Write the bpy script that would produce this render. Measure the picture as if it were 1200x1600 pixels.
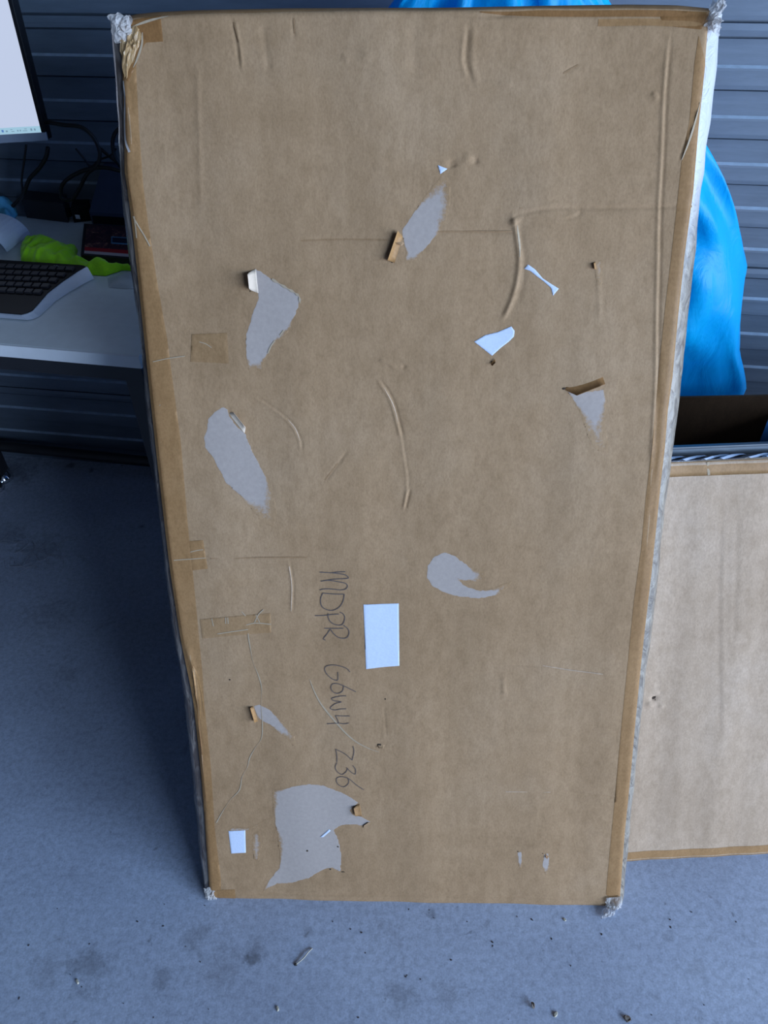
import bpy, math, random
import numpy as np
from mathutils import Matrix, Vector, noise
random.seed(7); np.random.seed(7)
for o in list(bpy.data.objects): bpy.data.objects.remove(o)
S = bpy.context.scene; COL = S.collection
R = math.radians
# ------------------------------------------------------------------ camera
PITCH, ROLL, CAM_H, FPX = R(42), .02, 1.5, 1200.0
_r = np.array([1, 0, 0.]); FW = np.array([0, math.cos(PITCH), -math.sin(PITCH)]); _u = np.array([0, math.sin(PITCH), math.cos(PITCH)])
RT = _r*math.cos(ROLL) - _u*math.sin(ROLL); UP = _u*math.cos(ROLL) + _r*math.sin(ROLL); CP = np.array([0, 0, CAM_H])
cd = bpy.data.cameras.new('camera'); cam = bpy.data.objects.new('camera', cd); COL.objects.link(cam)
cd.sensor_fit = 'VERTICAL'; cd.sensor_height = 36; cd.lens = FPX/1600*36; cd.clip_start = .02
cam.matrix_world = Matrix([[RT[i], UP[i], -FW[i], CP[i]] for i in range(3)] + [[0, 0, 0, 1]])
S.camera = cam
# ------------------------------------------------------------------ light: daylight through the open garage door behind and to the right
S.view_settings.view_transform = 'Standard'; S.view_settings.look = 'None'; S.view_settings.gamma = 1
S.view_settings.use_curve_mapping = False; S.view_settings.exposure = 0.60
w = bpy.data.worlds.new('sky'); S.world = w; w.use_nodes = True
w.node_tree.nodes['Background'].inputs[0].default_value = (.46, .64, 1, 1); w.node_tree.nodes['Background'].inputs[1].default_value = .05
def daylight(w_, h_, e, col, loc, rz):
    ld = bpy.data.lights.new('doorway_daylight', 'AREA'); ld.shape = 'RECTANGLE'; ld.size = w_; ld.size_y = h_; ld.energy = e; ld.color = col
    lo = bpy.data.objects.new('doorway_daylight', ld); COL.objects.link(lo); lo.location = loc; lo.rotation_euler = (R(90), 0, rz)
SKY, GROUND = (.44, .66, 1), (.80, .84, .95)           # blue sky seen through the upper half of the openings, pale yard through the lower half
daylight(2.6, 1.45, 225, SKY, (4.3, -5.1, 2.3), 0); daylight(2.6, 1.4, 84, GROUND, (4.3, -5.1, .85), 0)              # front opening
daylight(4.4, 1.45, 385, SKY, (5.65, -2.8, 2.3), R(90)); daylight(4.4, 1.4, 140, GROUND, (5.65, -2.8, .85), R(90))      # side opening
# ------------------------------------------------------------------ geometry helpers
def ray(px, py): return RT*((px-600)/FPX) - UP*((py-800)/FPX) + FW
def hit(px, py, o, n):
    d = ray(px, py); return CP + d*(np.dot(np.array(o)-CP, n)/np.dot(d, n))
def onz(px, py, z=0.): return hit(px, py, (0, 0, z), np.array([0, 0, 1.]))
def ony(px, py, y): return hit(px, py, (0, y, 0), np.array([0, 1., 0]))
def lin(r, g, b):
    f = lambda c: (c/255/12.92) if c/255 < .04045 else ((c/255+.055)/1.055)**2.4
    return (f(r), f(g), f(b), 1)
def mesh(name, V, F, mat=None, parent=None, smooth=False, attrs=None):
    me = bpy.data.meshes.new(name); V = np.asarray(V, float)
    if isinstance(F, np.ndarray):
        n = F.shape[1]; me.vertices.add(len(V)); me.vertices.foreach_set('co', V.ravel())
        me.loops.add(F.size); me.loops.foreach_set('vertex_index', F.ravel().astype(np.int32))
        me.polygons.add(len(F)); me.polygons.foreach_set('loop_start', np.arange(0, F.size, n, dtype=np.int32))
        me.polygons.foreach_set('loop_total', np.full(len(F), n, np.int32)); me.update(calc_edges=True)
    else: me.from_pydata([tuple(v) for v in V], [], F)
    if smooth: me.polygons.foreach_set('use_smooth', [True]*len(me.polygons))
    if attrs:
        for k, a in attrs.items(): me.attributes.new(k, 'FLOAT', 'POINT').data.foreach_set('value', np.asarray(a, np.float32))
    me.validate(); me.update()
    if mat: me.materials.append(mat)
    o = bpy.data.objects.new(name, me); COL.objects.link(o)
    if parent: o.parent = parent
    return o
def tag(o, label, cat, group=None, kind=None):
    if label: o['label'] = label
    if cat: o['category'] = cat
    if group: o['group'] = group
    if kind: o['kind'] = kind
    return o
def struct(o, label, cat): return tag(o, label, cat, None, 'structure')
def empty(name, M=None):
    o = bpy.data.objects.new(name, None); COL.objects.link(o); o.empty_display_size = .1
    if M is not None: o.matrix_world = M
    return o
def frame(o, x, y, z): return Matrix([[x[i], y[i], z[i], o[i]] for i in range(3)] + [[0, 0, 0, 1]])
def boxVF(x0, x1, y0, y1, z0, z1, b=0.):
    """box with chamfered vertical+horizontal edges (b) as 24-vertex hull"""
    if b <= 0:
        V = [(x, y, z) for z in (z0, z1) for y in (y0, y1) for x in (x0, x1)]
        return V, [(0, 2, 3, 1), (4, 5, 7, 6), (0, 1, 5, 4), (2, 6, 7, 3), (0, 4, 6, 2), (1, 3, 7, 5)]
    import bmesh
    bm = bmesh.new(); V, F = boxVF(x0, x1, y0, y1, z0, z1)
    vs = [bm.verts.new(v) for v in V]; [bm.faces.new([vs[i] for i in f]) for f in F]
    bmesh.ops.bevel(bm, geom=list(bm.edges), offset=b, segments=2, affect='EDGES', profile=.6)
    bm.verts.index_update(); r = [tuple(v.co) for v in bm.verts], [tuple(v.index for v in f.verts) for f in bm.faces]
    bm.free(); return r
def box(name, ext, mat, parent=None, b=0., smooth=False):
    V, F = boxVF(*ext, b); return mesh(name, V, F, mat, parent, smooth)
def merge(parts):
    V = []; F = []
    for v, f in parts:
        k = len(V); V += list(v); F += [tuple(i+k for i in q) for q in f]
    return V, F
def catmull(P, n=8):
    P = [np.array(p, float) for p in P]; P = [2*P[0]-P[1]] + P + [2*P[-1]-P[-2]]; out = []
    for i in range(1, len(P)-2):
        for t in np.linspace(0, 1, n, endpoint=False):
            a, b, c, d = P[i-1:i+3]
            out.append(.5*((2*b)+(c-a)*t+(2*a-5*b+4*c-d)*t*t+(3*b-a-3*c+d)*t**3))
    return out + [P[-2]]
def tubeVF(P, r, k=8, curve=True):
    P = catmull(P) if curve else [np.array(p, float) for p in P]; V = []; F = []
    n = len(P); rr = r if hasattr(r, '__len__') else [r]*n
    ref = np.array([.31, .17, .93])
    for i, p in enumerate(P):
        t = P[min(i+1, n-1)]-P[max(i-1, 0)]; t = t/(np.linalg.norm(t)+1e-9)
        a = np.cross(t, ref); a /= np.linalg.norm(a)+1e-9; b = np.cross(t, a)
        rad = np.interp(i/(n-1), np.linspace(0, 1, len(rr)), rr)
        V += [p+rad*(a*math.cos(2*math.pi*j/k)+b*math.sin(2*math.pi*j/k)) for j in range(k)]
    for i in range(n-1):
        F += [(i*k+j, i*k+(j+1) % k, (i+1)*k+(j+1) % k, (i+1)*k+j) for j in range(k)]
    F += [tuple(range(k))[::-1], tuple((n-1)*k+j for j in range(k))]
    return V, F
def prism(P, z0, z1):
    n = len(P); V = [(p[0], p[1], z0) for p in P]+[(p[0], p[1], z1) for p in P]
    return V, [tuple(range(n))[::-1], tuple(range(n, 2*n))] + [(i, (i+1) % n, n+(i+1) % n, n+i) for i in range(n)]
def sdf(P, Q):
    """signed distance (inside negative) of points Q to polygon P, plus nearest boundary points"""
    P = np.asarray(P, float); Q = np.asarray(Q, float); best = np.full(len(Q), 1e9); near = Q.copy(); ins = np.zeros(len(Q), bool)
    for i in range(len(P)):
        a, b = P[i], P[(i+1) % len(P)]; e = b-a; L = max(e@e, 1e-14)
        t = np.clip(((Q-a)@e)/L, 0, 1); c = a+t[:, None]*e; d = np.hypot(*(Q-c).T)
        m = d < best; best[m] = d[m]; near[m] = c[m]
        cr = (a[1] > Q[:, 1]) != (b[1] > Q[:, 1])
        if a[1] != b[1]: ins ^= cr & (Q[:, 0] < (b[0]-a[0])*(Q[:, 1]-a[1])/(b[1]-a[1])+a[0])
    return np.where(ins, -best, best), near
def polygrid(P, res):
    """grid clipped to a polygon, border vertices snapped on to the outline"""
    P = np.asarray(P, float); lo_, hi_ = P.min(0)-res, P.max(0)+res
    nx, ny = [max(3, int(math.ceil(v))+1) for v in (hi_-lo_)/res]
    X, Y = np.meshgrid(lo_[0]+np.arange(nx)*res, lo_[1]+np.arange(ny)*res); Q = np.stack([X.ravel(), Y.ravel()], 1)
    sd, near = sdf(P, Q); ins = sd <= 0
    i, j = np.meshgrid(np.arange(nx-1), np.arange(ny-1)); a = (j*nx+i).ravel()
    F = np.stack([a, a+1, a+nx+1, a+nx], 1); keep = ins[F].sum(1) >= 1; F = F[keep]
    Q = np.where(ins[:, None], Q, near); used = np.unique(F); mp = np.full(len(Q), -1); mp[used] = np.arange(len(used))
    return Q[used], mp[F], np.minimum(sd[used], 0)
def noise_arr(X, Y, s, seed=0., oct=1):
    out = np.zeros(len(X)); a = 1
    for k in range(oct):
        out += a*np.array([noise.noise((x*s+seed, y*s-seed, seed)) for x, y in zip(X, Y)]); s *= 2.1; a *= .5
    return out
# ------------------------------------------------------------------ materials
def newmat(name):
    m = bpy.data.materials.new(name); m.use_nodes = True; nt = m.node_tree
    return m, nt, nt.nodes['Principled BSDF']
def N(nt, t, **kw):
    n = nt.nodes.new(t)
    for k, v in kw.items():
        if k.startswith('i_'): n.inputs[k[2:].replace('_', ' ')].default_value = v
        else: setattr(n, k, v)
    return n
def noise_n(nt, scale, detail=4, rough=.6, stretch=None, coord='Object', dist=0.):
    tc = N(nt, 'ShaderNodeTexCoord'); mp = N(nt, 'ShaderNodeMapping')
    if stretch: mp.inputs['Scale'].default_value = stretch
    nt.links.new(tc.outputs[coord], mp.inputs[0])
    n = N(nt, 'ShaderNodeTexNoise'); n.inputs['Scale'].default_value = scale; n.inputs['Detail'].default_value = detail
    n.inputs['Roughness'].default_value = rough; n.inputs['Distortion'].default_value = dist
    nt.links.new(mp.outputs[0], n.inputs['Vector']); return n.outputs['Fac']
def ramp(nt, fac, stops):
    r = N(nt, 'ShaderNodeValToRGB'); e = r.color_ramp.elements
    while len(e) < len(stops): e.new(.5)
    for q, (p, c) in zip(e, stops): q.position = p; q.color = c if len(c) == 4 else (*c, 1)
    nt.links.new(fac, r.inputs[0]); return r.outputs[0]
def mixc(nt, a, b, f, mode='MIX'):
    m = N(nt, 'ShaderNodeMix', data_type='RGBA', blend_type=mode)
    for s, v in ((m.inputs[6], a), (m.inputs[7], b), (m.inputs[0], f)):
        if hasattr(v, 'links'): nt.links.new(v, s)
        else: s.default_value = v
    return m.outputs[2]
def bump(nt, p, h, strength, dist=.001, prev=None):
    b = N(nt, 'ShaderNodeBump'); b.inputs['Strength'].default_value = strength; b.inputs['Distance'].default_value = dist
    nt.links.new(h, b.inputs['Height'])
    if prev: nt.links.new(prev, b.inputs['Normal'])
    nt.links.new(b.outputs[0], p.inputs['Normal']); return b.outputs[0]
def simple(name, c, rough=.6, metal=0., nscale=0., namp=.15, bmp=0., **kw):
    m, nt, p = newmat(name)
    if nscale:
        f = noise_n(nt, nscale)
        k = [max(0, min(1, v*(1-namp))) for v in c[:3]]; q = [min(1, v*(1+namp)) for v in c[:3]]
        nt.links.new(ramp(nt, f, [(.3, k), (.7, q)]), p.inputs['Base Color'])
        if bmp: bump(nt, p, f, bmp, .002)
    else: p.inputs['Base Color'].default_value = c
    p.inputs['Roughness'].default_value = rough; p.inputs['Metallic'].default_value = metal
    for k, v in kw.items(): p.inputs[k.replace('_', ' ')].default_value = v
    return m
KR = lin(195, 158, 119); KRD = lin(180, 144, 106); KRL = lin(205, 170, 133)
def kraft_nodes(nt, tint=(1, 1, 1)):
    t = lambda c: tuple(c[i]*tint[i]*.645 for i in range(3))
    f1 = noise_n(nt, 2.6, 5, .6); c = ramp(nt, f1, [(.3, t(KRD)), (.5, t(KR)), (.72, t(KRL))])
    f2 = noise_n(nt, 380, 3, .7, (1, 1, .55)); c = mixc(nt, c, ramp(nt, f2, [(.3, (.80, .79, .78)), (.62, (1.05, 1.05, 1.05))]), .8, 'MULTIPLY')
    f3 = noise_n(nt, 60, 4, .7, (1, 1, .5)); c = mixc(nt, c, ramp(nt, f3, [(.32, (.86, .84, .81)), (.6, (1.05, 1.05, 1.06))]), .85, 'MULTIPLY')
    f4 = noise_n(nt, 34, 2, .5, (1, 1, .03)); c = mixc(nt, c, ramp(nt, f4, [(.3, (.95, .945, .94)), (.6, (1.02, 1.02, 1.02))]), .7, 'MULTIPLY')
    return c, f2, f3
def kraft(name, tint=(1, 1, 1)):
    m, nt, p = newmat(name); c, f2, f3 = kraft_nodes(nt, tint); nt.links.new(c, p.inputs['Base Color'])
    p.inputs['Roughness'].default_value = .82; p.inputs['Specular IOR Level'].default_value = .25
    b = bump(nt, p, f2, .25, .0005); bump(nt, p, f3, .25, .001, b); return m
M_KRAFT = kraft('kraft_cardboard'); M_KRAFT2 = kraft('skylit_kraft_cardboard', (1.28, 1.46, 1.85)); M_KDARK = kraft('brown_carton_board', (.62, .55, .48))  # second carton: same kraft, its stronger skylight put into the tint
def torn_mat(name, col):
    """torn paper: grey inner ply, mixed with the outer ply where the fibres fade (attribute 'fade')"""
    m, nt, p = newmat(name); c, f2, f3 = kraft_nodes(nt)
    at = N(nt, 'ShaderNodeAttribute', attribute_name='fade'); nz = noise_n(nt, 220, 4, .7)
    a = N(nt, 'ShaderNodeMath', operation='MULTIPLY_ADD'); nt.links.new(nz, a.inputs[0]); a.inputs[1].default_value = .9; nt.links.new(at.outputs['Fac'], a.inputs[2])
    f = ramp(nt, a.outputs[0], [(.62, (0, 0, 0)), (.98, (1, 1, 1))])
    grain = noise_n(nt, 150, 3, .6); g = ramp(nt, grain, [(.3, tuple(v*.93 for v in col[:3])), (.7, tuple(min(1, v*1.05) for v in col[:3]))])
    nt.links.new(mixc(nt, c, g, f), p.inputs['Base Color']); p.inputs['Roughness'].default_value = .9
    p.inputs['Specular IOR Level'].default_value = .15; bump(nt, p, f2, .15, .0004); return m
M_TORN = torn_mat('torn_inner_ply', lin(166, 153, 144))
def tape_mat(name, tint, rough, ribs=True, mix=.9):
    m, nt, p = newmat(name); c, f2, f3 = kraft_nodes(nt)
    c = mixc(nt, c, (*tint, 1), mix, 'MULTIPLY'); nt.links.new(c, p.inputs['Base Color'])
    p.inputs['Roughness'].default_value = rough; p.inputs['Coat Weight'].default_value = .06; p.inputs['Coat Roughness'].default_value = .3; p.inputs['Specular IOR Level'].default_value = .12
    if ribs:
        tc = N(nt, 'ShaderNodeTexCoord'); wv = N(nt, 'ShaderNodeTexWave', bands_direction='Z'); wv.inputs['Scale'].default_value = 42
        wv.inputs['Distortion'].default_value = 1.6; wv.inputs['Detail'].default_value = 2; wv.inputs['Detail Scale'].default_value = 2
        nt.links.new(tc.outputs['Object'], wv.inputs[0]); bump(nt, p, wv.outputs['Fac'], .3, .0004)
    return m
M_TAPE = tape_mat('brown_packing_tape', (.87, .75, .57), .62); M_TAPEC = tape_mat('clear_tape_over_kraft', (.92, .87, .78), .5, False)
M_TAPED = tape_mat('amber_tape', (.66, .50, .32), .4, False); M_TAPE2 = tape_mat('pale_packing_tape', (.95, .83, .64), .55, False)
M_EDGE = tape_mat('taped_edge_board', (1.14, .96, .68), .5)
M_WHITE = simple('white_paper', lin(196, 206, 224), .7, nscale=260, namp=.04, bmp=.1)
M_FRAY = simple('frayed_paper', lin(166, 147, 122), .85, nscale=160, namp=.1)
M_CRUMP2 = simple('pale_tape_wrinkle', lin(190, 182, 176), .4, nscale=100, namp=.06); M_FLAP = simple('curled_paper_back', lin(204, 184, 162), .85, nscale=130, namp=.06)
M_GROOVE = kraft('kraft_fold_line', (.86, .82, .77)); M_INK = simple('pen_ink', lin(84, 74, 72), .6, nscale=300, namp=.2)
M_HOLE = simple('puncture_shadow_board', lin(60, 46, 34), .9, nscale=200)
def crinkle(name, dark, light, scale, stretch, thr=(.42, .6), rough=.18):
    """clear shiny tape wrinkled over a darker board edge"""
    m, nt, p = newmat(name); f = noise_n(nt, scale, 3, .6, stretch, dist=1.2)
    nt.links.new(ramp(nt, f, [(thr[0], dark[:3]), (thr[1], light[:3])]), p.inputs['Base Color'])
    p.inputs['Roughness'].default_value = rough; p.inputs['Coat Weight'].default_value = .2; p.inputs['Coat Roughness'].default_value = .2
    bump(nt, p, f, .8, .004); return m
M_SIDE_R = crinkle('tape_wrapped_side', lin(104, 92, 80), lin(150, 138, 122), 80, (1, 1, .5), (.35, .62), .5)
nt_ = M_SIDE_R.node_tree; p_ = nt_.nodes['Principled BSDF']; src_ = p_.inputs['Base Color'].links[0].from_socket      # glare on the tape near the top, painted as a whitish colour
tc_ = N(nt_, 'ShaderNodeTexCoord'); sx_ = N(nt_, 'ShaderNodeSeparateXYZ'); nt_.links.new(tc_.outputs['Object'], sx_.inputs[0])
zf_ = ramp(nt_, sx_.outputs['Z'], [(.62, (0, 0, 0)), (.66, (1, 1, 1))]); ad_ = N(nt_, 'ShaderNodeMapRange'); ad_.inputs['From Min'].default_value = 1.15; ad_.inputs['From Max'].default_value = 1.27; nt_.links.new(sx_.outputs['Z'], ad_.inputs['Value'])
nt_.links.new(mixc(nt_, src_, lin(196, 194, 196), ad_.outputs['Result']), p_.inputs['Base Color'])
M_SIDE_L = crinkle('grey_taped_side', lin(96, 84, 78), lin(146, 136, 128), 60, (1, 1, .25))  # left side in its own grey-brown mottle
M_CRUMP = simple('crumpled_clear_tape', lin(206, 200, 195), .55, nscale=90, namp=.1, bmp=.4, Coat_Weight=.05, Alpha=.5)
M_AMB = simple('crumpled_amber_tape', lin(176, 142, 98), .3, nscale=90, namp=.2, bmp=.4, Coat_Weight=.3, Alpha=.7)

# ------------------------------------------------------------------ the setting
YAW_W = R(-9.2); wx = np.array([math.cos(YAW_W), math.sin(YAW_W), 0]); wy = np.array([-math.sin(YAW_W), math.cos(YAW_W), 0]); wz = np.array([0, 0, 1.])
W0 = onz(60, 707)                                 # point of the shutter's foot
W0 = W0 - wx*np.dot(W0, wx)
def concrete():
    m, nt, p = newmat('worn_concrete')
    f = noise_n(nt, 1.7, 8, .62, dist=.3); c = ramp(nt, f, [(.3, lin(151, 158, 175)), (.5, lin(168, 176, 194)), (.72, lin(182, 190, 206))])
    f2 = noise_n(nt, 90, 5, .7); c = mixc(nt, c, ramp(nt, f2, [(.34, (.76, .76, .76)), (.6, (1.06, 1.06, 1.06))]), .9, 'MULTIPLY')
    f6 = noise_n(nt, 300, 3, .6); c = mixc(nt, c, ramp(nt, f6, [(.3, (.82, .82, .82)), (.65, (1.1, 1.1, 1.1))]), .8, 'MULTIPLY')
    f3 = noise_n(nt, 11, 6, .7, dist=.8); c = mixc(nt, c, ramp(nt, f3, [(.27, (.62, .6, .58)), (.40, (1, 1, 1))]), .75, 'MULTIPLY')
    f5 = noise_n(nt, 47, 3, .5, dist=.5); c = mixc(nt, c, ramp(nt, f5, [(.24, (.5, .48, .46)), (.30, (1, 1, 1))]), .7, 'MULTIPLY')
    # smudges worn or spilt on to the slab, each at its own place
    tc = N(nt, 'ShaderNodeTexCoord'); wob = noise_n(nt, 38, 4, .7)
    for (px, py, rr, k) in ((305, 1467, .034, .72), (255, 1530, .026, .66), (400, 1485, .026, .70), (395, 1498, .016, .62), (345, 1510, .05, .82), (140, 1512, .05, .63), (75, 1515, .04, .82),
                            (625, 1560, .035, .66), (700, 1552, .03, .8), (1042, 1463, .014, .75), (480, 1457, .013, .7), (1090, 1515, .02, .85), (675, 1430, .012, .6),
                            (60, 860, .08, .75), (15, 835, .06, .8), (110, 728, .02, .4), (143, 735, .014, .4), (80, 960, .09, .8), (222, 823, .012, .5), (20, 735, .1, .5)):
        q = onz(px, py); v = N(nt, 'ShaderNodeVectorMath', operation='DISTANCE'); nt.links.new(tc.outputs['Object'], v.inputs[0]); v.inputs[1].default_value = q
        a = N(nt, 'ShaderNodeMath', operation='DIVIDE'); nt.links.new(v.outputs['Value'], a.inputs[0]); a.inputs[1].default_value = rr
        b = N(nt, 'ShaderNodeMath', operation='MULTIPLY_ADD'); nt.links.new(wob, b.inputs[0]); b.inputs[1].default_value = 3.0; nt.links.new(a.outputs[0], b.inputs[2])
        c = mixc(nt, c, ramp(nt, (lambda s: s)(N_sub(nt, b.outputs[0], 1.5)), [(.2, (k, k*.985, k*.97)), (.95, (1, 1, 1))]), .85, 'MULTIPLY')
    nt.links.new(c, p.inputs['Base Color']); p.inputs['Roughness'].default_value = .62
    b = bump(nt, p, f2, .25, .0015); bump(nt, p, f, .2, .004, b); return m
def N_sub(nt, s, v):
    a = N(nt, 'ShaderNodeMath', operation='SUBTRACT'); nt.links.new(s, a.inputs[0]); a.inputs[1].default_value = v; return a.outputs[0]
M_CONC = concrete()
struct(box('floor', (-4, 9, -11, 3.4, -.12, 0), M_CONC), 'grey worn concrete garage floor with dark smudges', 'floor')
M_PLAST = simple('grey_render', lin(52, 54, 58), .85, nscale=6, namp=.1, bmp=.2)
M_CEIL = simple('grey_ceiling_board', lin(60, 62, 66), .85, nscale=3, namp=.1)
struct(box('ceiling', (-4, 5.9, -5.4, 3.4, 3.3, 3.4), M_CEIL), 'plain grey ceiling above the storage area', 'ceiling')
struct(box('wall_left', (-3.1, -3.0, -5.4, 2.9, 0, 3.3), M_PLAST), 'plain grey side wall on the left', 'wall')
V, F = merge([boxVF(5.75, 5.85, -.55, 1.6, 0, 3.3), boxVF(5.75, 5.85, -5.4, -.55, 3.05, 3.3)])
struct(mesh('wall_right', V, F, M_PLAST), 'plain grey side wall on the right', 'wall')
V, F = merge([boxVF(-3.1, 2.9, -5.4, -5.3, 0, 3.3), boxVF(2.9, 5.85, -5.4, -5.3, 3.05, 3.3)])
struct(mesh('wall_front', V, F, M_PLAST), 'wall with the open garage doorway behind the viewer', 'wall')
# roller shutter as the back wall
def shutter_mat():
    m, nt, p = newmat('galvanised_slat'); f = noise_n(nt, 9, 5, .6, (.25, 1, 2)); c = ramp(nt, f, [(.3, lin(88, 99, 112)), (.7, lin(112, 123, 136))])
    f2 = noise_n(nt, 70, 3, .7, (.2, 1, 1)); c = mixc(nt, c, ramp(nt, f2, [(.3, (.88, .88, .88)), (.6, (1.03, 1.03, 1.03))]), .7, 'MULTIPLY')
    nt.links.new(c, p.inputs['Base Color']); p.inputs['Metallic'].default_value = .2; p.inputs['Roughness'].default_value = .5; bump(nt, p, f2, .12, .001); return m
M_SLAT = shutter_mat(); M_STEPLIT = simple('lit_step_edge', lin(160, 176, 192), .4, nscale=25, namp=.2)  # second material: light caught on the rib steps, put into the colour
WM = frame(W0, wx, wy, wz)
wb = box('wall_back', (-2.4, 6.2, .03, .08, 0, 3.3), M_PLAST); wb.matrix_world = WM
struct(wb, 'grey metal roller shutter closing the back of the room', 'wall')
RIB, BAND = .0901, .0275
def strip_mesh(prof):
    Vs = [(x, y, z) for x in (-2.4, 6.2) for z, y in prof]; n = len(prof)
    return Vs, [(i, i+n, i+n+1, i+1) for i in range(n-1)]
ribp = [(0, .006), (.0016, .006), (.0024, -.006), (.010, -.0068), (.036, -.0068), (.0400, -.0062), (.0442, .0005), (.070, .001), (.0885, .0005), (.0895, .006), (.0901, .006)]
bandp = [(0, .008), (.002, .008), (.003, -.004), (.0135, -.0055), (.0245, -.004), (.0255, .008), (.0275, .008)]
datas = {}
def slat(kind, z):
    if kind not in datas: o = mesh('slat', *strip_mesh(ribp if kind == 'rib' else bandp), M_SLAT, wb); datas[kind] = o.data
    else: o = bpy.data.objects.new('slat', datas[kind]); COL.objects.link(o); o.parent = wb
    if kind == 'rib' and len(o.data.materials) < 2: o.data.materials.append(M_STEPLIT); o.data.polygons[5].material_index = 1     # highlight along the step painted as a lighter colour
    o.location = (0, 0, z)
for pnl in range(-2, 6):
    z0 = .7295+pnl*.478
    for r_ in range(5):
        if z0+r_*RIB > .035 and z0+(r_+1)*RIB < 3.3: slat('rib', z0+r_*RIB)
    if .035 < z0+5*RIB < 3.27: slat('band', z0+5*RIB)
box('bottom_bar', (-2.4, 6.2, -.025, .03, 0, .045), M_SLAT, wb, .004)

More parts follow.
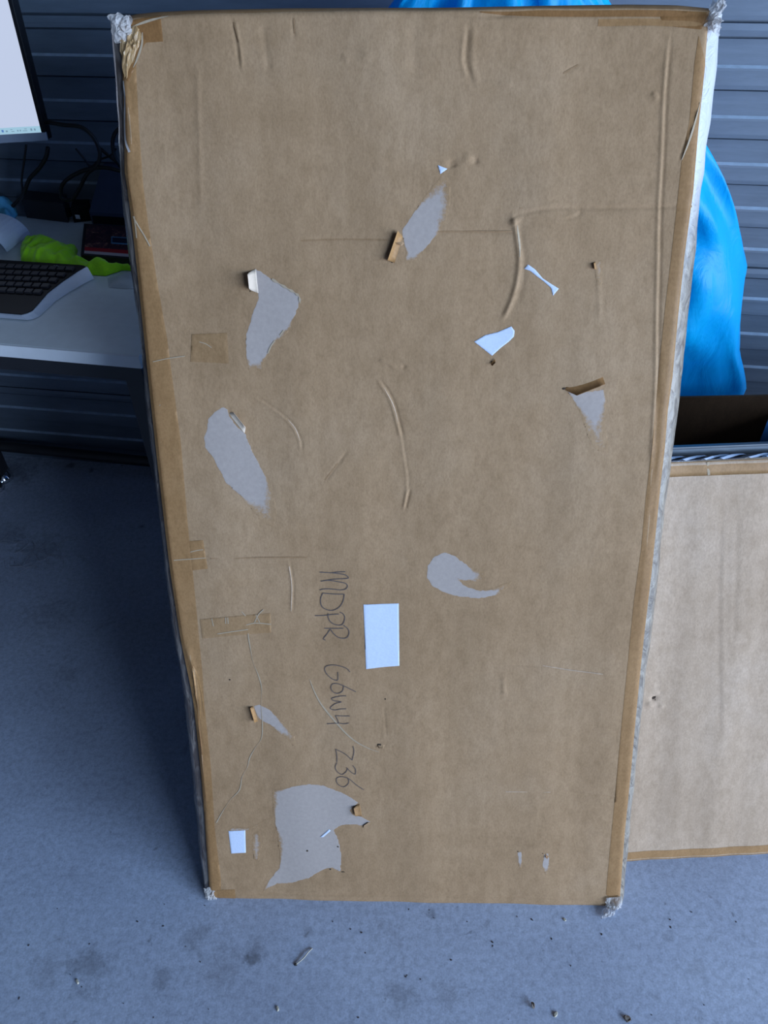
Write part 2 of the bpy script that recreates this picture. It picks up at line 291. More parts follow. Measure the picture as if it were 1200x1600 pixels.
# ------------------------------------------------------------------ flat carton builder
class Face:
    """local frame of a leaning flat carton: x along the base, y into it, z up the face"""
    def __init__(s, A, B, lean, org=None):
        e = B-A; s.ex = e/np.linalg.norm(e); back = np.cross([0, 0, 1.], s.ex)
        s.ez = np.array([0, 0, 1.])*math.cos(lean)+back*math.sin(lean); s.ey = np.cross(s.ez, s.ex); s.o = (A+B)/2 if org is None else org
        s.M = frame(s.o, s.ex, s.ey, s.ez); s.feat = []; s.edge = None
    def L(s, px, py, off=0.):
        p = hit(px, py, s.o + s.ey*off, s.ey)-s.o; return np.array([p@s.ex, p@s.ez])
    def H(s, X, Z):
        h = np.zeros(len(X))
        for pl, amp, sig, mode in s.feat:
            lo_ = pl.min(0)-4*sig; hi_ = pl.max(0)+4*sig
            m = (X > lo_[0]) & (X < hi_[0]) & (Z > lo_[1]) & (Z < hi_[1])
            if not m.any(): continue
            x, z = X[m], Z[m]; best = np.full(len(x), 1e9); sgn = np.zeros(len(x)); tt = np.zeros(len(x)); n_ = len(pl)-1
            for i in range(n_):
                a, b = pl[i], pl[i+1]; e = b-a; LL = max(e@e, 1e-12); t = np.clip(((x-a[0])*e[0]+(z-a[1])*e[1])/LL, 0, 1)
                dx, dz = x-a[0]-t*e[0], z-a[1]-t*e[1]; d = np.hypot(dx, dz); q = d < best
                best[q] = d[q]; sgn[q] = np.sign(dx*e[1]-dz*e[0])[q]; tt[q] = ((i+t)/n_)[q]
            taper = np.clip(np.minimum(tt, 1-tt)*8+.25, 0, 1) if mode != 'b' else 1.
            g = np.exp(-(best/sig)**2)
            if mode == 's': g = g*sgn*(best/sig)*2.2       # step: bright one side, dark the other
            h[m] += amp*g*taper
        if s.edge: h += s.edge(X, Z)
        return h
    def crease(s, pts, amp, sig=.002, mode='r'):
        amp *= .8; sig *= 1.15
        P = [s.L(*p) for p in pts]; P = catmull(P, 4) if len(P) > 2 else P; s.feat.append((np.array(P), amp, sig, mode))
    def sheet(s, name, poly, mat, parent, lift=.0004, res=.004, px=True, jag=0., fade=None, fw=.0006, thick=False):
        P = [s.L(*p) for p in poly] if px else [np.array(p) for p in poly]
        if jag:
            Q = []
            for i in range(len(P)):
                a, b = P[i], P[(i+1) % len(P)]; k = max(1, int(np.linalg.norm(b-a)/.004))
                nrm = np.array([-(b-a)[1], (b-a)[0]]); nrm = nrm/(np.linalg.norm(nrm)+1e-9)
                Q += [a+(b-a)*t/k+nrm*jag*random.uniform(-1, 1) for t in range(k)]
            P = Q
        Q, F_, sd = polygrid(P, res); h = s.H(Q[:, 0], Q[:, 1])+lift; h = np.where(sd >= -1e-9, h-lift*.5, h)
        at = None
        if fade is not None:
            wd = np.full(len(Q), fw)
            for fx, fy, wv, rr in fade:
                c = s.L(fx, fy); wd += wv*np.exp(-((Q-c)**2).sum(1)/rr**2)
            f = np.clip(-sd/wd, 0, 1); at = {'fade': f*1.0}
        return mesh(name, np.stack([Q[:, 0], -h, Q[:, 1]], 1), F_, mat, parent, True, at)
    def ribbon(s, name, strokes, width, mat, parent, lift=.0006, curve=True, wfun=None):
        if name != 'handwriting' and len(strokes) > 1: return [s.ribbon(name, [q], width, mat, parent, lift, curve, wfun) for q in strokes]
        V = []; F_ = []
        for st in strokes:
            P = [s.L(*p) for p in st]; P = catmull(P, 6) if (curve and len(P) > 2) else [np.array(p) for p in P]
            P = np.array(P); n_ = len(P); T = np.gradient(P, axis=0); T /= np.linalg.norm(T, axis=1)[:, None]+1e-9; Nn = np.stack([-T[:, 1], T[:, 0]], 1)
            wv = np.array([width*(wfun(i/(n_-1)) if wfun else 1) for i in range(n_)]); k = len(V)
            for sg in (-.5, .5):
                Q = P+Nn*(sg*wv)[:, None]; h = s.H(Q[:, 0], Q[:, 1])+lift; V += [(q[0], -hh, q[1]) for q, hh in zip(Q, h)]
            F_ += [(k+i, k+i+1, k+n_+i+1, k+n_+i) for i in range(n_-1)]
        return mesh(name, V, F_, mat, parent)
    def flap(s, name, hinge, direction, length, curl, mat, parent, tip=.6, lift=.0008, th=.0006, twist=0., n_=10):
        """paper torn up along a hinge (two photo points) and curled back over"""
        a, b = s.L(*hinge[0]), s.L(*hinge[1]); d = s.L(*direction)-(a+b)/2; d = d/np.linalg.norm(d)
        V = []; F_ = []; r = length/curl; m_ = 5
        for side in (0, 1):
            for i in range(n_+1):
                t = i/n_; th_ = curl*t; off = r*math.sin(th_); up = r*(1-math.cos(th_))+lift-side*th
                wd = 1-(1-tip)*t
                for j in range(m_+1):
                    u = (j/m_-.5)*wd+.5; p = a+(b-a)*u+d*off; hh = up+twist*(j/m_-.5)*t
                    V.append((p[0], -hh, p[1]))
        k = (n_+1)*(m_+1)
        for side in (0, 1):
            for i in range(n_):
                for j in range(m_):
                    q = side*k+i*(m_+1)+j; f = (q, q+1, q+m_+2, q+m_+1); F_.append(f if side else f[::-1])
        rim = [j for j in range(m_+1)]+[i*(m_+1)+m_ for i in range(1, n_+1)]+[n_*(m_+1)+j for j in range(m_-1, -1, -1)]+[i*(m_+1) for i in range(n_-1, 0, -1)]
        F_ += [(rim[i], rim[(i+1) % len(rim)], rim[(i+1) % len(rim)]+k, rim[i]+k) for i in range(len(rim))]
        return mesh(name, V, F_, mat, parent, True)
    def crumple(s, name, quad, amp, mat, parent, n_=12, m_=8, off=-.004, seed=0, px=True, closed=.012, spike=1.):
        """a wad of tape: sheet spanned by four photo points on the face, crushed into folds"""
        Pq = [s.L(*p) for p in quad]; V = []; F_ = []
        for side in (0, 1):
            for i in range(n_+1):
                for j in range(m_+1):
                    u, v = i/n_, j/m_; p = (Pq[0]*(1-u)+Pq[1]*u)*(1-v)+(Pq[3]*(1-u)+Pq[2]*u)*v
                    e = 4*min(u, 1-u, v, 1-v); e = min(1, e)
                    nv = noise.noise_vector((u*4.2+seed, v*4.2, side*.9+seed)); k2 = abs(noise.noise((u*7+seed, v*7, 3.+side)))
                    hh = (amp*(nv[2]+k2*spike)*e + (closed*.5*e if side == 0 else -closed*.5*e))
                    V.append((p[0]+nv[0]*amp*.8, off-hh, p[1]+nv[1]*amp*.8))
        k = (n_+1)*(m_+1)
        for side in (0, 1):
            for i in range(n_):
                for j in range(m_):
                    q = side*k+i*(m_+1)+j; f = (q, q+m_+1, q+m_+2, q+1); F_.append(f if side else f[::-1])
        return mesh(name, V, F_, mat, parent)

# ------------------------------------------------------------------ the big flat carton
A, B = onz(323, 1406), onz(972, 1419); FB = Face(A, B, R(24))
LEFT = [(180, 30), (184, 60), (190, 150), (193, 270), (202, 330), (213, 430), (227, 560), (245, 730), (265, 900), (280, 1000), (300, 1100), (315, 1250), (326, 1404)]
RIGHT = [(1112, 14), (1108, 60), (1105, 100), (1095, 190), (1086, 300), (1072, 400), (1061, 500), (1053, 590), (1046, 640), (1041, 700), (1035, 750), (1030, 800), (1020, 900), (1008, 1000), (1003, 1047), (989, 1200), (979, 1300), (970, 1417)]
TOP = [(180, 30), (210, 23), (240, 20), (300, 17), (445, 14), (560, 13.5), (700, 13), (850, 10), (980, 8), (1060, 9), (1112, 14)]
LL = np.array([FB.L(*p) for p in LEFT]); RR = np.array([FB.L(*p) for p in RIGHT]); TT = np.array([FB.L(*p) for p in TOP])
xl = lambda z: np.interp(z, LL[::-1, 1], LL[::-1, 0]); xr = lambda z: np.interp(z, RR[::-1, 1], RR[::-1, 0]); zt = lambda x: np.interp(x, TT[:, 0], TT[:, 1])
def edge_h(X, Z):
    d = np.minimum(np.minimum(X-xl(Z), xr(Z)-X), np.minimum(Z-0., zt(X)-Z)); d = np.clip(d, 0, 1); r = .009
    e = np.where(d < r, -(r-np.sqrt(np.clip(r*r-(r-d)**2, 0, None)))*.8, 0.)
    # gentle waviness of the board
    return e + .0016*np.sin(X*9+1.3)*np.sin(Z*5.1+.4) + .0007*np.sin(X*31+Z*7) + .0005*np.sin(Z*23-X*11) + .0004*np.sin(X*58+np.sin(Z*4)*1.5)
FB.edge = edge_h
C = FB.crease
C([(1047, 60), (1042, 110), (1038, 170), (1035, 250), (1031, 330), (1029, 420), (1027, 500), (1026, 590), (1022, 670), (1017, 730)], .0017, .0026, 's')
C([(1022, 670), (1018, 760), (1012, 850), (1002, 960)], .0012, .002, 's')
C([(760, 22), (850, 21), (960, 20), (1110, 23)], -.0032, .0034); C([(940, 36), (1020, 34), (1100, 38)], -.002, .003); C([(690, 22), (760, 26), (800, 22)], -.001, .002)
C([(800, 338), (804, 352), (808, 375), (811, 400), (810, 425), (804, 455), (795, 480), (785, 500)], .0028, .0028)
C([(812, 352), (816, 380), (820, 410), (815, 450), (806, 480)], -.0010, .004)
C([(802, 342), (806, 350)], .003, .006)
C([(470, 376), (540, 374), (612, 375)], -.0008, .0018); C([(680, 362), (740, 362), (800, 363)], -.0011, .0018); C([(806, 336), (870, 325), (960, 325), (1085, 322)], -.0014, .0022)
C([(858, 312), (885, 320), (905, 332), (880, 342)], .0009, .0025, 's')
C([(300, 872), (380, 872), (480, 871)], -.0009, .0018); C([(790, 1040), (860, 1044), (945, 1053)], .0009, .0018, 's'); C([(790, 1236), (880, 1237), (970, 1247)], -.0009, .0018, 's')
C([(740, 1322), (850, 1322), (955, 1336)], .0007, .002, 's'); C([(900, 1262), (960, 1260)], -.0005, .002)
C([(365, 34), (372, 70), (376, 105)], -.0012, .0025, 's'); C([(457, 30), (460, 60)], -.0008, .002); C([(410, 40), (420, 110)], -.0009, .004); C([(736, 40), (734, 100), (742, 130)], -.0009, .0045, 's')
C([(645, 40), (650, 120)], -.0008, .006); C([(308, 100), (314, 330)], .0006, .003); C([(728, 50), (724, 95), (732, 118)], .0009, .003, 's')
C([(570, 95), (575, 80)], .0012, .007); C([(780, 130), (800, 133)], .0009, .002); C([(535, 85), (545, 95)], .001, .003)
C([(593, 596), (605, 613), (614, 632), (622, 660), (628, 685)], .0018, .0024, 's'); C([(628, 685), (633, 720), (637, 750), (634, 785)], .0006, .002, 's'); C([(639, 765), (632, 795)], .0018, .0022, 's')
C([(592, 562), (608, 568), (618, 575)], .0014, .0028); C([(629, 572), (632, 576)], -.0016, .003)
C([(398, 620), (432, 642), (455, 662), (468, 685), (471, 702)], .0011, .0018, 's'); C([(508, 752), (530, 722), (542, 705)], -.0009, .002)
C([(452, 880), (457, 915), (456, 955)], .0009, .002, 's')
C([(786, 1056), (788, 1085)], .0014, .004); C([(704, 250), (708, 262)], -.0024, .006); C([(742, 246), (744, 256)], -.002, .004); C([(727, 255), (734, 240)], .0014, .005)
C([(1020, 145), (1027, 155)], .0022, .003); C([(880, 115), (905, 100)], -.0008, .002)
C([(928, 408), (935, 440), (936, 500)], .0008, .003)
C([(205, 240), (204, 200), (196, 150), (192, 128)], .0022, .002)
C([(300, 1040), (305, 1080), (310, 1140), (318, 1250)], -.0022, .002, 's'); C([(293, 1010), (302, 1050), (306, 1095)], .003, .003)
C([(370, 1399), (500, 1399), (700, 1401), (935, 1407)], .0011, .0022, 's'); C([(335, 1393), (520, 1394), (900, 1402)], .0008, .003)
C([(400, 930), (430, 940)], .0005, .006); C([(600, 1105), (604, 1150)], -.0006, .0015)
C([(1063, 250), (1080, 200), (1095, 150)], .0012, .0018, 's')
P0 = empty('flat_carton', FB.M)
tag(P0, 'large scuffed brown flat carton leaning back upright in the centre, with handwriting and torn patches', 'cardboard box')
# front panel: fine grid
nx, nz = 440, 780
s_ = np.linspace(0, 1, nx); t_ = np.linspace(0, 1, nz)
def warp(v): return v+.0*v
Sg, Tg = np.meshgrid(s_, t_)
Xm = xl(Tg*1.42)*(1-Sg)+xr(Tg*1.42)*Sg; Zm = Tg*zt(Xm); Xm = xl(Zm)*(1-Sg)+xr(Zm)*Sg
X, Z = Xm.ravel(), Zm.ravel(); Hh = FB.H(X, Z)
a = (np.arange(nz-1)[:, None]*nx+np.arange(nx-1)[None]).ravel()
mesh('front_panel', np.stack([X, -Hh, Z], 1), np.stack([a, a+1, a+nx+1, a+nx], 1), M_KRAFT, P0, True)
# sides: from the folded front edge out to the widest line, then round to the back
TH = .048
def side(name, inner, outer_px, mat, sgn):
    zs = np.linspace(0.002, float(min(zt(inner(1.4)), 1.44)), 160); O = np.array([FB.L(px, py, .022) for px, py in outer_px]); O = O[np.argsort(O[:, 1])]
    V = []; F_ = []
    for z in zs:
        xi = float(inner(z)); xo = float(np.interp(z, O[:, 1], O[:, 0])); y0 = -float(FB.H(np.array([xi-sgn*1e-4]), np.array([z]))[0])
        xo = max(xo*sgn, xi*sgn+.002)*sgn + .0012*noise.noise((z*30, sgn*3., 0))
        V += [(xi-sgn*.002, y0-.0004, z), (xi, y0+.001, z), (xi*.55+xo*.45, .008, z), (xo, .020+.003*noise.noise((z*22, 5., sgn))), (xo-sgn*.001, .032, z), (xo-sgn*.006, TH, z)][0:3]
        V += [(xo, .020+.003*noise.noise((z*22, 5., sgn)), z), (xo-sgn*.001, .034, z), (xo-sgn*.006, TH, z)]
    k = 6
    for i in range(len(zs)-1):
        for j in range(k-1):
            f = (i*k+j, i*k+j+1, (i+1)*k+j+1, (i+1)*k+j); F_.append(f if sgn > 0 else f[::-1])
    return mesh(name, V, F_, mat, P0, True)
OUT_L = [(173, 30), (181, 120), (186, 200), (187, 240), (190, 290), (196, 350), (203, 410), (219, 520), (229, 640), (244, 760), (256, 870), (271, 990), (283, 1050), (298, 1180), (310, 1310), (320, 1404)]
OUT_R = [(1128, 20), (1122, 60), (1120, 100), (1109, 190), (1094, 300), (1085, 400), (1074, 500), (1064, 590), (1059, 640), (1051, 700), (1045, 750), (1037, 800), (1028, 900), (1016, 1000), (1009, 1047), (993, 1200), (983, 1300), (974, 1400)]
side('side_panel', xl, OUT_L, M_SIDE_L, -1)['label'] = 'grey left edge of the carton'
side('side_panel', xr, OUT_R, M_SIDE_R, 1)['label'] = 'right edge under glossy wrinkled clear tape'
# top and bottom closure and back
xs = np.linspace(float(TT[0, 0]), float(TT[-1, 0]), 60)
def lid(name, zf, mat, up):
    V = []; F_ = []
    for x in xs:
        z = float(zf(x)); V += [(x, .004, z-.002*up), (x, .012, z+.004*up), (x*1.0, .028, z+.005*up), (x, TH, z-.002*up)]
    for i in range(len(xs)-1):
        for j in range(3): F_.append((i*4+j, i*4+j+1, i*4+j+5, i*4+j+4) if up < 0 else (i*4+j, i*4+j+4, i*4+j+5, i*4+j+1))
    return mesh(name, V, F_, mat, P0, True)
lid('top_panel', lambda x: zt(x), M_EDGE, 1)
box('bottom_panel', (float(LL[-1, 0])+.004, float(RR[-1, 0])-.004, .006, .04, .0, .004), M_EDGE, P0, .001)
V = [(float(LL[-1, 0]), TH, .02), (float(RR[-1, 0]), TH, .02), (float(TT[-1, 0]), TH, float(TT[-1, 1])-.002), (float(TT[0, 0]), TH, float(TT[0, 1])-.002)]
V += [(v[0], v[1]-.003, v[2]) for v in V]
mesh('back_panel', V, [(0, 3, 2, 1), (4, 5, 6, 7), (0, 1, 5, 4), (1, 2, 6, 5), (2, 3, 7, 6), (3, 0, 4, 7)], M_KRAFT, P0)
# tape strips
ltape = LEFT[2:] + [(345, 1404), (345, 1375), (336, 1300), (329, 1200), (319, 1100), (316, 1050), (311, 1000), (302, 900), (294, 820), (283, 690), (266, 560), (262, 530), (244, 430), (232, 350), (224, 290), (217, 200), (213, 130)]
inset = lambda P, d: [(x+d, y) for x, y in P]
FB.sheet('tape_strip', inset(LEFT[1:], 1.5)+ltape[len(LEFT)-2:]+[(211, 66)], M_TAPE, P0, .0005, .004)['label'] = 'brown tape along the left edge'
rt_in = [(1092, 55), (1085, 100), (1077, 190), (1065, 252), (1058, 320), (1049, 400), (1039, 480), (1031, 560), (1026, 620), (1018, 700), (1008, 780), (1001, 860), (990, 940), (980, 1040), (968, 1170), (957, 1290), (947, 1398)]
FB.sheet('tape_strip', rt_in+inset(RIGHT[2:][::-1], -1.5), M_TAPE, P0, .0005, .004)['label'] = 'brown tape along the right edge'
FB.sheet('tape_strip', [(196, 33), (225, 26), (250, 23), (254, 64), (240, 65), (226, 66), (214, 96), (200, 128), (190, 118), (188, 60)], M_TAPED, P0, .0009, .003)['label'] = 'amber tape folded over the top left corner'
FB.sheet('tape_strip', [(1033, 15), (1106, 18), (1104, 30), (1096, 46), (1060, 42), (1034, 38)], M_TAPED, P0, .0007, .003)['label'] = 'amber tape beside the top right corner'
for q in ([(300, 522), (355, 520), (358, 568), (298, 565)], [(296, 845), (318, 843), (325, 888), (301, 891)], [(312, 968), (360, 963), (423, 958), (424, 988), (360, 993), (316, 998)], [(338, 1391), (367, 1390), (368, 1407), (341, 1407)]):
    FB.sheet('tape_patch', q, M_TAPEC if q[0][1] in (522, 968) else M_TAPE, P0, .0007, .003)
# raised golden fold line beside the left tape, edge light put into its tint
FB.ribbon('edge_fold', [[(x+4, y) for x, y in LEFT[2:-1]]], .0055, M_EDGE, P0, .0012)
# torn patches
torn = [
 ([(398, 419), (408, 424), (425, 436), (445, 447), (462, 458), (469, 466), (466, 480), (459, 500), (452, 517), (442, 527), (428, 536), (421, 550), (414, 562), (411, 574), (408, 582), (398, 575), (388, 578), (384, 560), (384, 540), (385, 522), (391, 505), (397, 483), (405, 466), (402, 450), (399, 435)], [(403, 580, .02, .02), (446, 522, .012, .02)]),
 ([(350, 635), (356, 640), (360, 652), (372, 668), (384, 679), (392, 700), (408, 730), (419, 752), (429, 778), (434, 800), (428, 824), (413, 819), (395, 798), (377, 776), (352, 752), (344, 735), (333, 715), (321, 699), (319, 685), (324, 672), (325, 655), (335, 643)], [(428, 822, .05, .04), (434, 790, .03, .03)]),
 ([(694, 268), (704, 292), (704, 315), (697, 345), (682, 368), (665, 388), (648, 408), (633, 411), (634, 390), (627, 362), (640, 343), (655, 318), (668, 300), (684, 282)], [(697, 290, .03, .03), (645, 412, .012, .02), (690, 340, .016, .02)]),
 ([(886, 610), (915, 611), (943, 608), (947, 625), (947, 645), (945, 665), (950, 690), (950, 708), (930, 702), (917, 682), (913, 665), (906, 645), (896, 626)], [(935, 705, .06, .05)]),
 ([(668, 885), (678, 870), (695, 863), (710, 868), (725, 880), (745, 890), (760, 893), (758, 903), (742, 910), (722, 907), (714, 905), (728, 916), (750, 922), (770, 919), (785, 912), (800, 908), (796, 917), (778, 930), (748, 935), (715, 932), (690, 925), (674, 915), (667, 903)], [(757, 897, .03, .02), (795, 912, .03, .02)]),
 ([(396, 1103), (405, 1101), (418, 1107), (432, 1119), (445, 1132), (460, 1148), (464, 1168), (456, 1164), (448, 1154), (435, 1146), (422, 1133), (408, 1126), (403, 1121)], [(462, 1162, .03, .03), (440, 1130, .006, .02)]),
 ([(425, 1236), (440, 1232), (460, 1228), (482, 1225), (505, 1227), (518, 1232), (540, 1241), (561, 1254), (552, 1260), (547, 1266), (552, 1273), (565, 1276), (579, 1284), (568, 1290), (550, 1288), (532, 1290), (521, 1298), (526, 1306), (530, 1318), (534, 1336), (532, 1362), (520, 1356), (508, 1357), (482, 1372), (455, 1380), (433, 1382), (420, 1389), (408, 1397), (419, 1378), (428, 1367), (437, 1357), (436, 1334), (433, 1310), (430, 1290), (426, 1262)], [(425, 1250, .02, .03), (435, 1320, .02, .03), (410, 1394, .01, .02)]),
 ([(394, 1304), (405, 1302), (409, 1320), (404, 1346), (396, 1343), (393, 1325)], [(400, 1322, .02, .05)]),
 ([(928, 408), (940, 406), (942, 430), (940, 446), (932, 445)], [(936, 430, .02, .03)]),
 ([(808, 1331), (815, 1330), (816, 1352), (812, 1362), (810, 1350)], [(812, 1360, .01, .02)]),
 ([(850, 1335), (857, 1333), (859, 1350), (854, 1370), (846, 1352)], [(853, 1365, .01, .02)]),
 ([(404, 1290), (420, 1278), (392, 1294), (360, 1294), (357, 1300), (385, 1300)], [(385, 1295, .01, .04)]),
]
for P, fd in torn: FB.sheet('torn_patch', P, M_TORN, P0, .00018, .0020, jag=.0008, fade=fd)
# labels
for P in ([(568, 944), (623, 943), (624, 1040), (598, 1042), (572, 1045)], [(357, 1299), (383, 1298), (384, 1333), (361, 1334)]):
    FB.sheet('sticker', P, M_WHITE, P0, .0009, .002)
for P in ([(741, 534), (758, 524), (778, 519), (799, 510), (804, 517), (803, 526), (795, 534), (782, 544), (769, 556)], [(819, 420), (825, 413), (836, 421), (848, 435), (860, 443), (873, 451), (864, 462), (861, 450), (850, 440), (838, 431), (828, 423)], [(684, 258), (699, 264), (688, 272)], [(500, 1308), (514, 1296), (517, 1298), (505, 1308)]):
    FB.sheet('paper_scrap', P, M_WHITE, P0, .0010, .0015)
# curled and lifted flaps of the outer ply
FB.flap('paper_flap', [(400, 420), (404, 458)], (385, 440), .020, 1.9, M_FLAP, P0, tip=.5, n_=10)['label'] = 'pale curl of paper standing up'
FB.flap('paper_flap', [(357, 646), (382, 677)], (376, 654), .010, .9, M_FLAP, P0, tip=.75)
FB.flap('paper_flap', [(632, 372), (618, 412)], (611, 382), .016, 1.2, M_EDGE, P0, tip=1.15); FB.flap('paper_flap', [(610, 366), (633, 378)], (624, 392), .010, 1.1, M_KRAFT, P0, tip=.4)
FB.flap('paper_flap', [(879, 607), (940, 583)], (925, 612), .020, 1.0, M_TAPED, P0, tip=.72)['label'] = 'amber torn flap with a dark fold'
FB.flap('paper_flap', [(403, 1127), (396, 1104)], (388, 1116), .010, 2.2, M_EDGE, P0, tip=1.); FB.flap('paper_flap', [(562, 1256), (566, 1276)], (548, 1266), .013, .9, M_TAPE, P0, tip=.6)
FB.flap('paper_flap', [(567, 1293), (579, 1285)], (571, 1285), .004, .8, M_KRAFT, P0); FB.flap('paper_flap', [(774, 560), (766, 568)], (771, 568), .006, 1.2, M_TAPED, P0)
FB.flap('paper_flap', [(930, 409), (932, 421)], (926, 416), .006, 1.8, M_EDGE, P0); FB.flap('paper_flap', [(588, 1160), (602, 1161)], (596, 1172), .010, 1.2, M_KRAFT, P0, tip=.5)
FB.flap('paper_flap', [(852, 1333), (857, 1338)], (852, 1343), .006, 1.2, M_TAPED, P0, tip=.5)
# frayed scratches
tap = lambda t: .35+1.6*math.sin(math.pi*min(1, t*1.05))*.5
FB.ribbon('scratch', [[(484, 1062), (490, 1078), (500, 1098), (512, 1114), (526, 1130), (540, 1145), (556, 1158), (575, 1168), (592, 1174)]], .0026, M_FRAY, P0, .0007, wfun=tap)
FB.ribbon('scratch', [[(378, 955), (386, 965), (392, 976), (388, 988), (391, 1010), (396, 1035), (404, 1055), (409, 1075), (408, 1100), (410, 1135), (408, 1155), (398, 1170), (390, 1185), (386, 1200), (378, 1215), (374, 1235), (360, 1250), (348, 1268), (338, 1286)]], .0019, M_FRAY, P0, .0006, wfun=lambda t: .6+.4*math.sin(t*40))
FB.ribbon('tape_crease', [[(302, 1040), (310, 1060), (316, 1090), (319, 1120)], [(309, 1062), (312, 1090), (313, 1125)], [(297, 1030), (304, 1055), (308, 1100)]], .0018, M_EDGE, P0, .0010, wfun=tap)
FB.ribbon('tape_crease', [[(306, 1070), (309, 1110), (316, 1180)]], .0018, M_TAPED, P0, .0010, wfun=tap)
FB.ribbon('scratch', [[(425, 436), (440, 445), (452, 452), (462, 458), (468, 464), (469, 474)]], .0032, M_FRAY, P0, .001, wfun=lambda t: .7+.4*math.sin(t*30))
FB.ribbon('scratch', [[(430, 532), (423, 542), (419, 552)], [(444, 516), (438, 524)]], .0022, M_FRAY, P0, .0008)
FB.ribbon('scratch', [[(808, 352), (810, 368), (812, 385), (812, 402)]], .0026, M_FRAY, P0, .0004, wfun=tap)
FB.ribbon('scratch', [[(272, 875), (285, 874), (300, 873), (322, 871)], [(298, 862), (310, 859), (318, 858)]], .0014, M_FRAY, P0, .0008)
FB.ribbon('scratch', [[(356, 964), (357, 974)], [(353, 964), (353, 974)], [(331, 966), (334, 978)], [(398, 972), (404, 960), (412, 952)], [(385, 976), (400, 973), (424, 975)], [(340, 990), (365, 986), (388, 983)], [(400, 960), (406, 972)]], .0016, M_FRAY, P0, .0011)
FB.ribbon('scratch', [[(192, 126), (195, 150), (194, 190), (196, 220), (203, 238)]], .0026, M_CRUMP2, P0, .0016, wfun=lambda t: .7+.6*t)
FB.ribbon('scratch', [[(222, 50), (221, 70), (214, 92), (208, 105)], [(205, 42), (232, 32), (262, 24)]], .0026, M_FRAY, P0, .0014, wfun=tap)
FB.ribbon('scratch', [[(208, 338), (218, 355), (226, 368), (235, 385)], [(210, 338), (212, 352), (214, 372)]], .0018, M_FRAY, P0, .0012)
FB.ribbon('scratch', [[(240, 565), (262, 560), (290, 556)], [(312, 534), (322, 537), (331, 543)], [(236, 640), (252, 632)]], .0011, M_FRAY, P0, .0011)
FB.ribbon('scratch', [[(1065, 250), (1076, 222), (1086, 190), (1094, 160)]], .0024, M_FRAY, P0, .0007, wfun=tap)
FB.ribbon('scratch', [[(848, 1040), (890, 1047), (942, 1053)], [(452, 885), (456, 915), (455, 955)], [(790, 1237), (860, 1238)]], .0012, M_KRAFT2, P0, .0004)
FB.ribbon('scratch', [[(450, 655), (462, 670), (469, 688)], [(600, 606), (614, 632), (622, 660)]], .0012, M_KRAFT2, P0, .0005, wfun=tap)
# darker ribbons along the fold lines
FB.ribbon('fold_line', [[(750, 19), (800, 21), (850, 21), (960, 20), (1033, 20), (1108, 23)]], .0075, M_TAPED, P0, .0003, wfun=lambda t: min(1, .2+2*t))
FB.ribbon('fold_line', [[(935, 35), (1020, 34), (1098, 38)]], .008, M_TAPE, P0, .0003)
FB.ribbon('fold_line', [[(470, 376), (540, 374), (605, 375)], [(684, 362), (800, 362)], [(812, 325), (1084, 322)], [(330, 872), (480, 871)]], .0022, M_GROOVE, P0, .0003)
FB.ribbon('fold_line', [[(365, 34), (372, 66)], [(459, 28), (460, 52)], [(880, 115), (904, 101)], [(508, 750), (528, 724)]], .0020, M_GROOVE, P0, .0003)
# punctures
def puncture(px, py, r, elong=1., ang=0.):
    c = FB.L(px, py); P = []
    for i in range(10):
        t = i/10*2*math.pi; rr = r*random.uniform(.65, 1.15); x, z = rr*math.cos(t)*elong, rr*math.sin(t)
        P.append((c[0]+x*math.cos(ang)-z*math.sin(ang), c[1]+x*math.sin(ang)+z*math.cos(ang)))
    FB.sheet('puncture', P, M_HOLE, P0, .0007, .001, px=False)
for p in ((602, 1092, .0016), (359, 1062, .0016), (480, 1329, .0022), (528, 1323, .002), (516, 1358, .0018), (593, 1163, .0028, 1.6, .3), (536, 1362, .0012, 3., -.1), (573, 1288, .0016, 3.6, .7), (809, 1330, .0014), (769, 566, .0016, 1.5, 1.), (881, 607, .0018, 2., .3), (391, 455, .001), (848, 1333, .001), (613, 410, .001, 2)): puncture(*p)
# handwriting, read from the side
f1 = lambda L_: [(480+x/11.43, 880+y/11.43) for x, y in L_]; f2 = lambda L_: [(480+x/7.27, 1020+y/7.27) for x, y in L_]
FB.ribbon('handwriting', [f1(q) for q in (
 [(222, 162), (320, 166), (430, 172), (540, 158), (685, 150)], [(440, 172), (560, 185), (680, 205), (738, 250), (700, 270), (520, 282), (380, 300), (240, 325), (380, 308), (560, 330), (680, 355), (722, 400), (690, 455), (600, 475), (480, 465), (380, 458), (280, 465), (225, 482)],
 [(275, 535), (400, 545), (530, 550), (665, 548)], [(275, 540), (245, 620), (240, 700), (270, 780), (350, 828), (440, 842), (530, 812), (600, 750), (645, 660), (665, 550)],
 [(140, 938), (300, 932), (450, 912), (570, 903)], [(375, 895), (375, 960), (410, 1035), (480, 1085), (570, 1102), (630, 1085), (665, 1020), (672, 950), (640, 895), (585, 870)],
 [(308, 1162), (450, 1162), (650, 1156)], [(330, 1372), (295, 1360), (300, 1330), (350, 1270), (410, 1180)], [(420, 1180), (470, 1250), (550, 1315), (650, 1335), (720, 1310), (750, 1230), (725, 1160), (650, 1100)])],
 .00135, M_INK, P0, .0007)['label'] = 'handwritten letters MDPR'
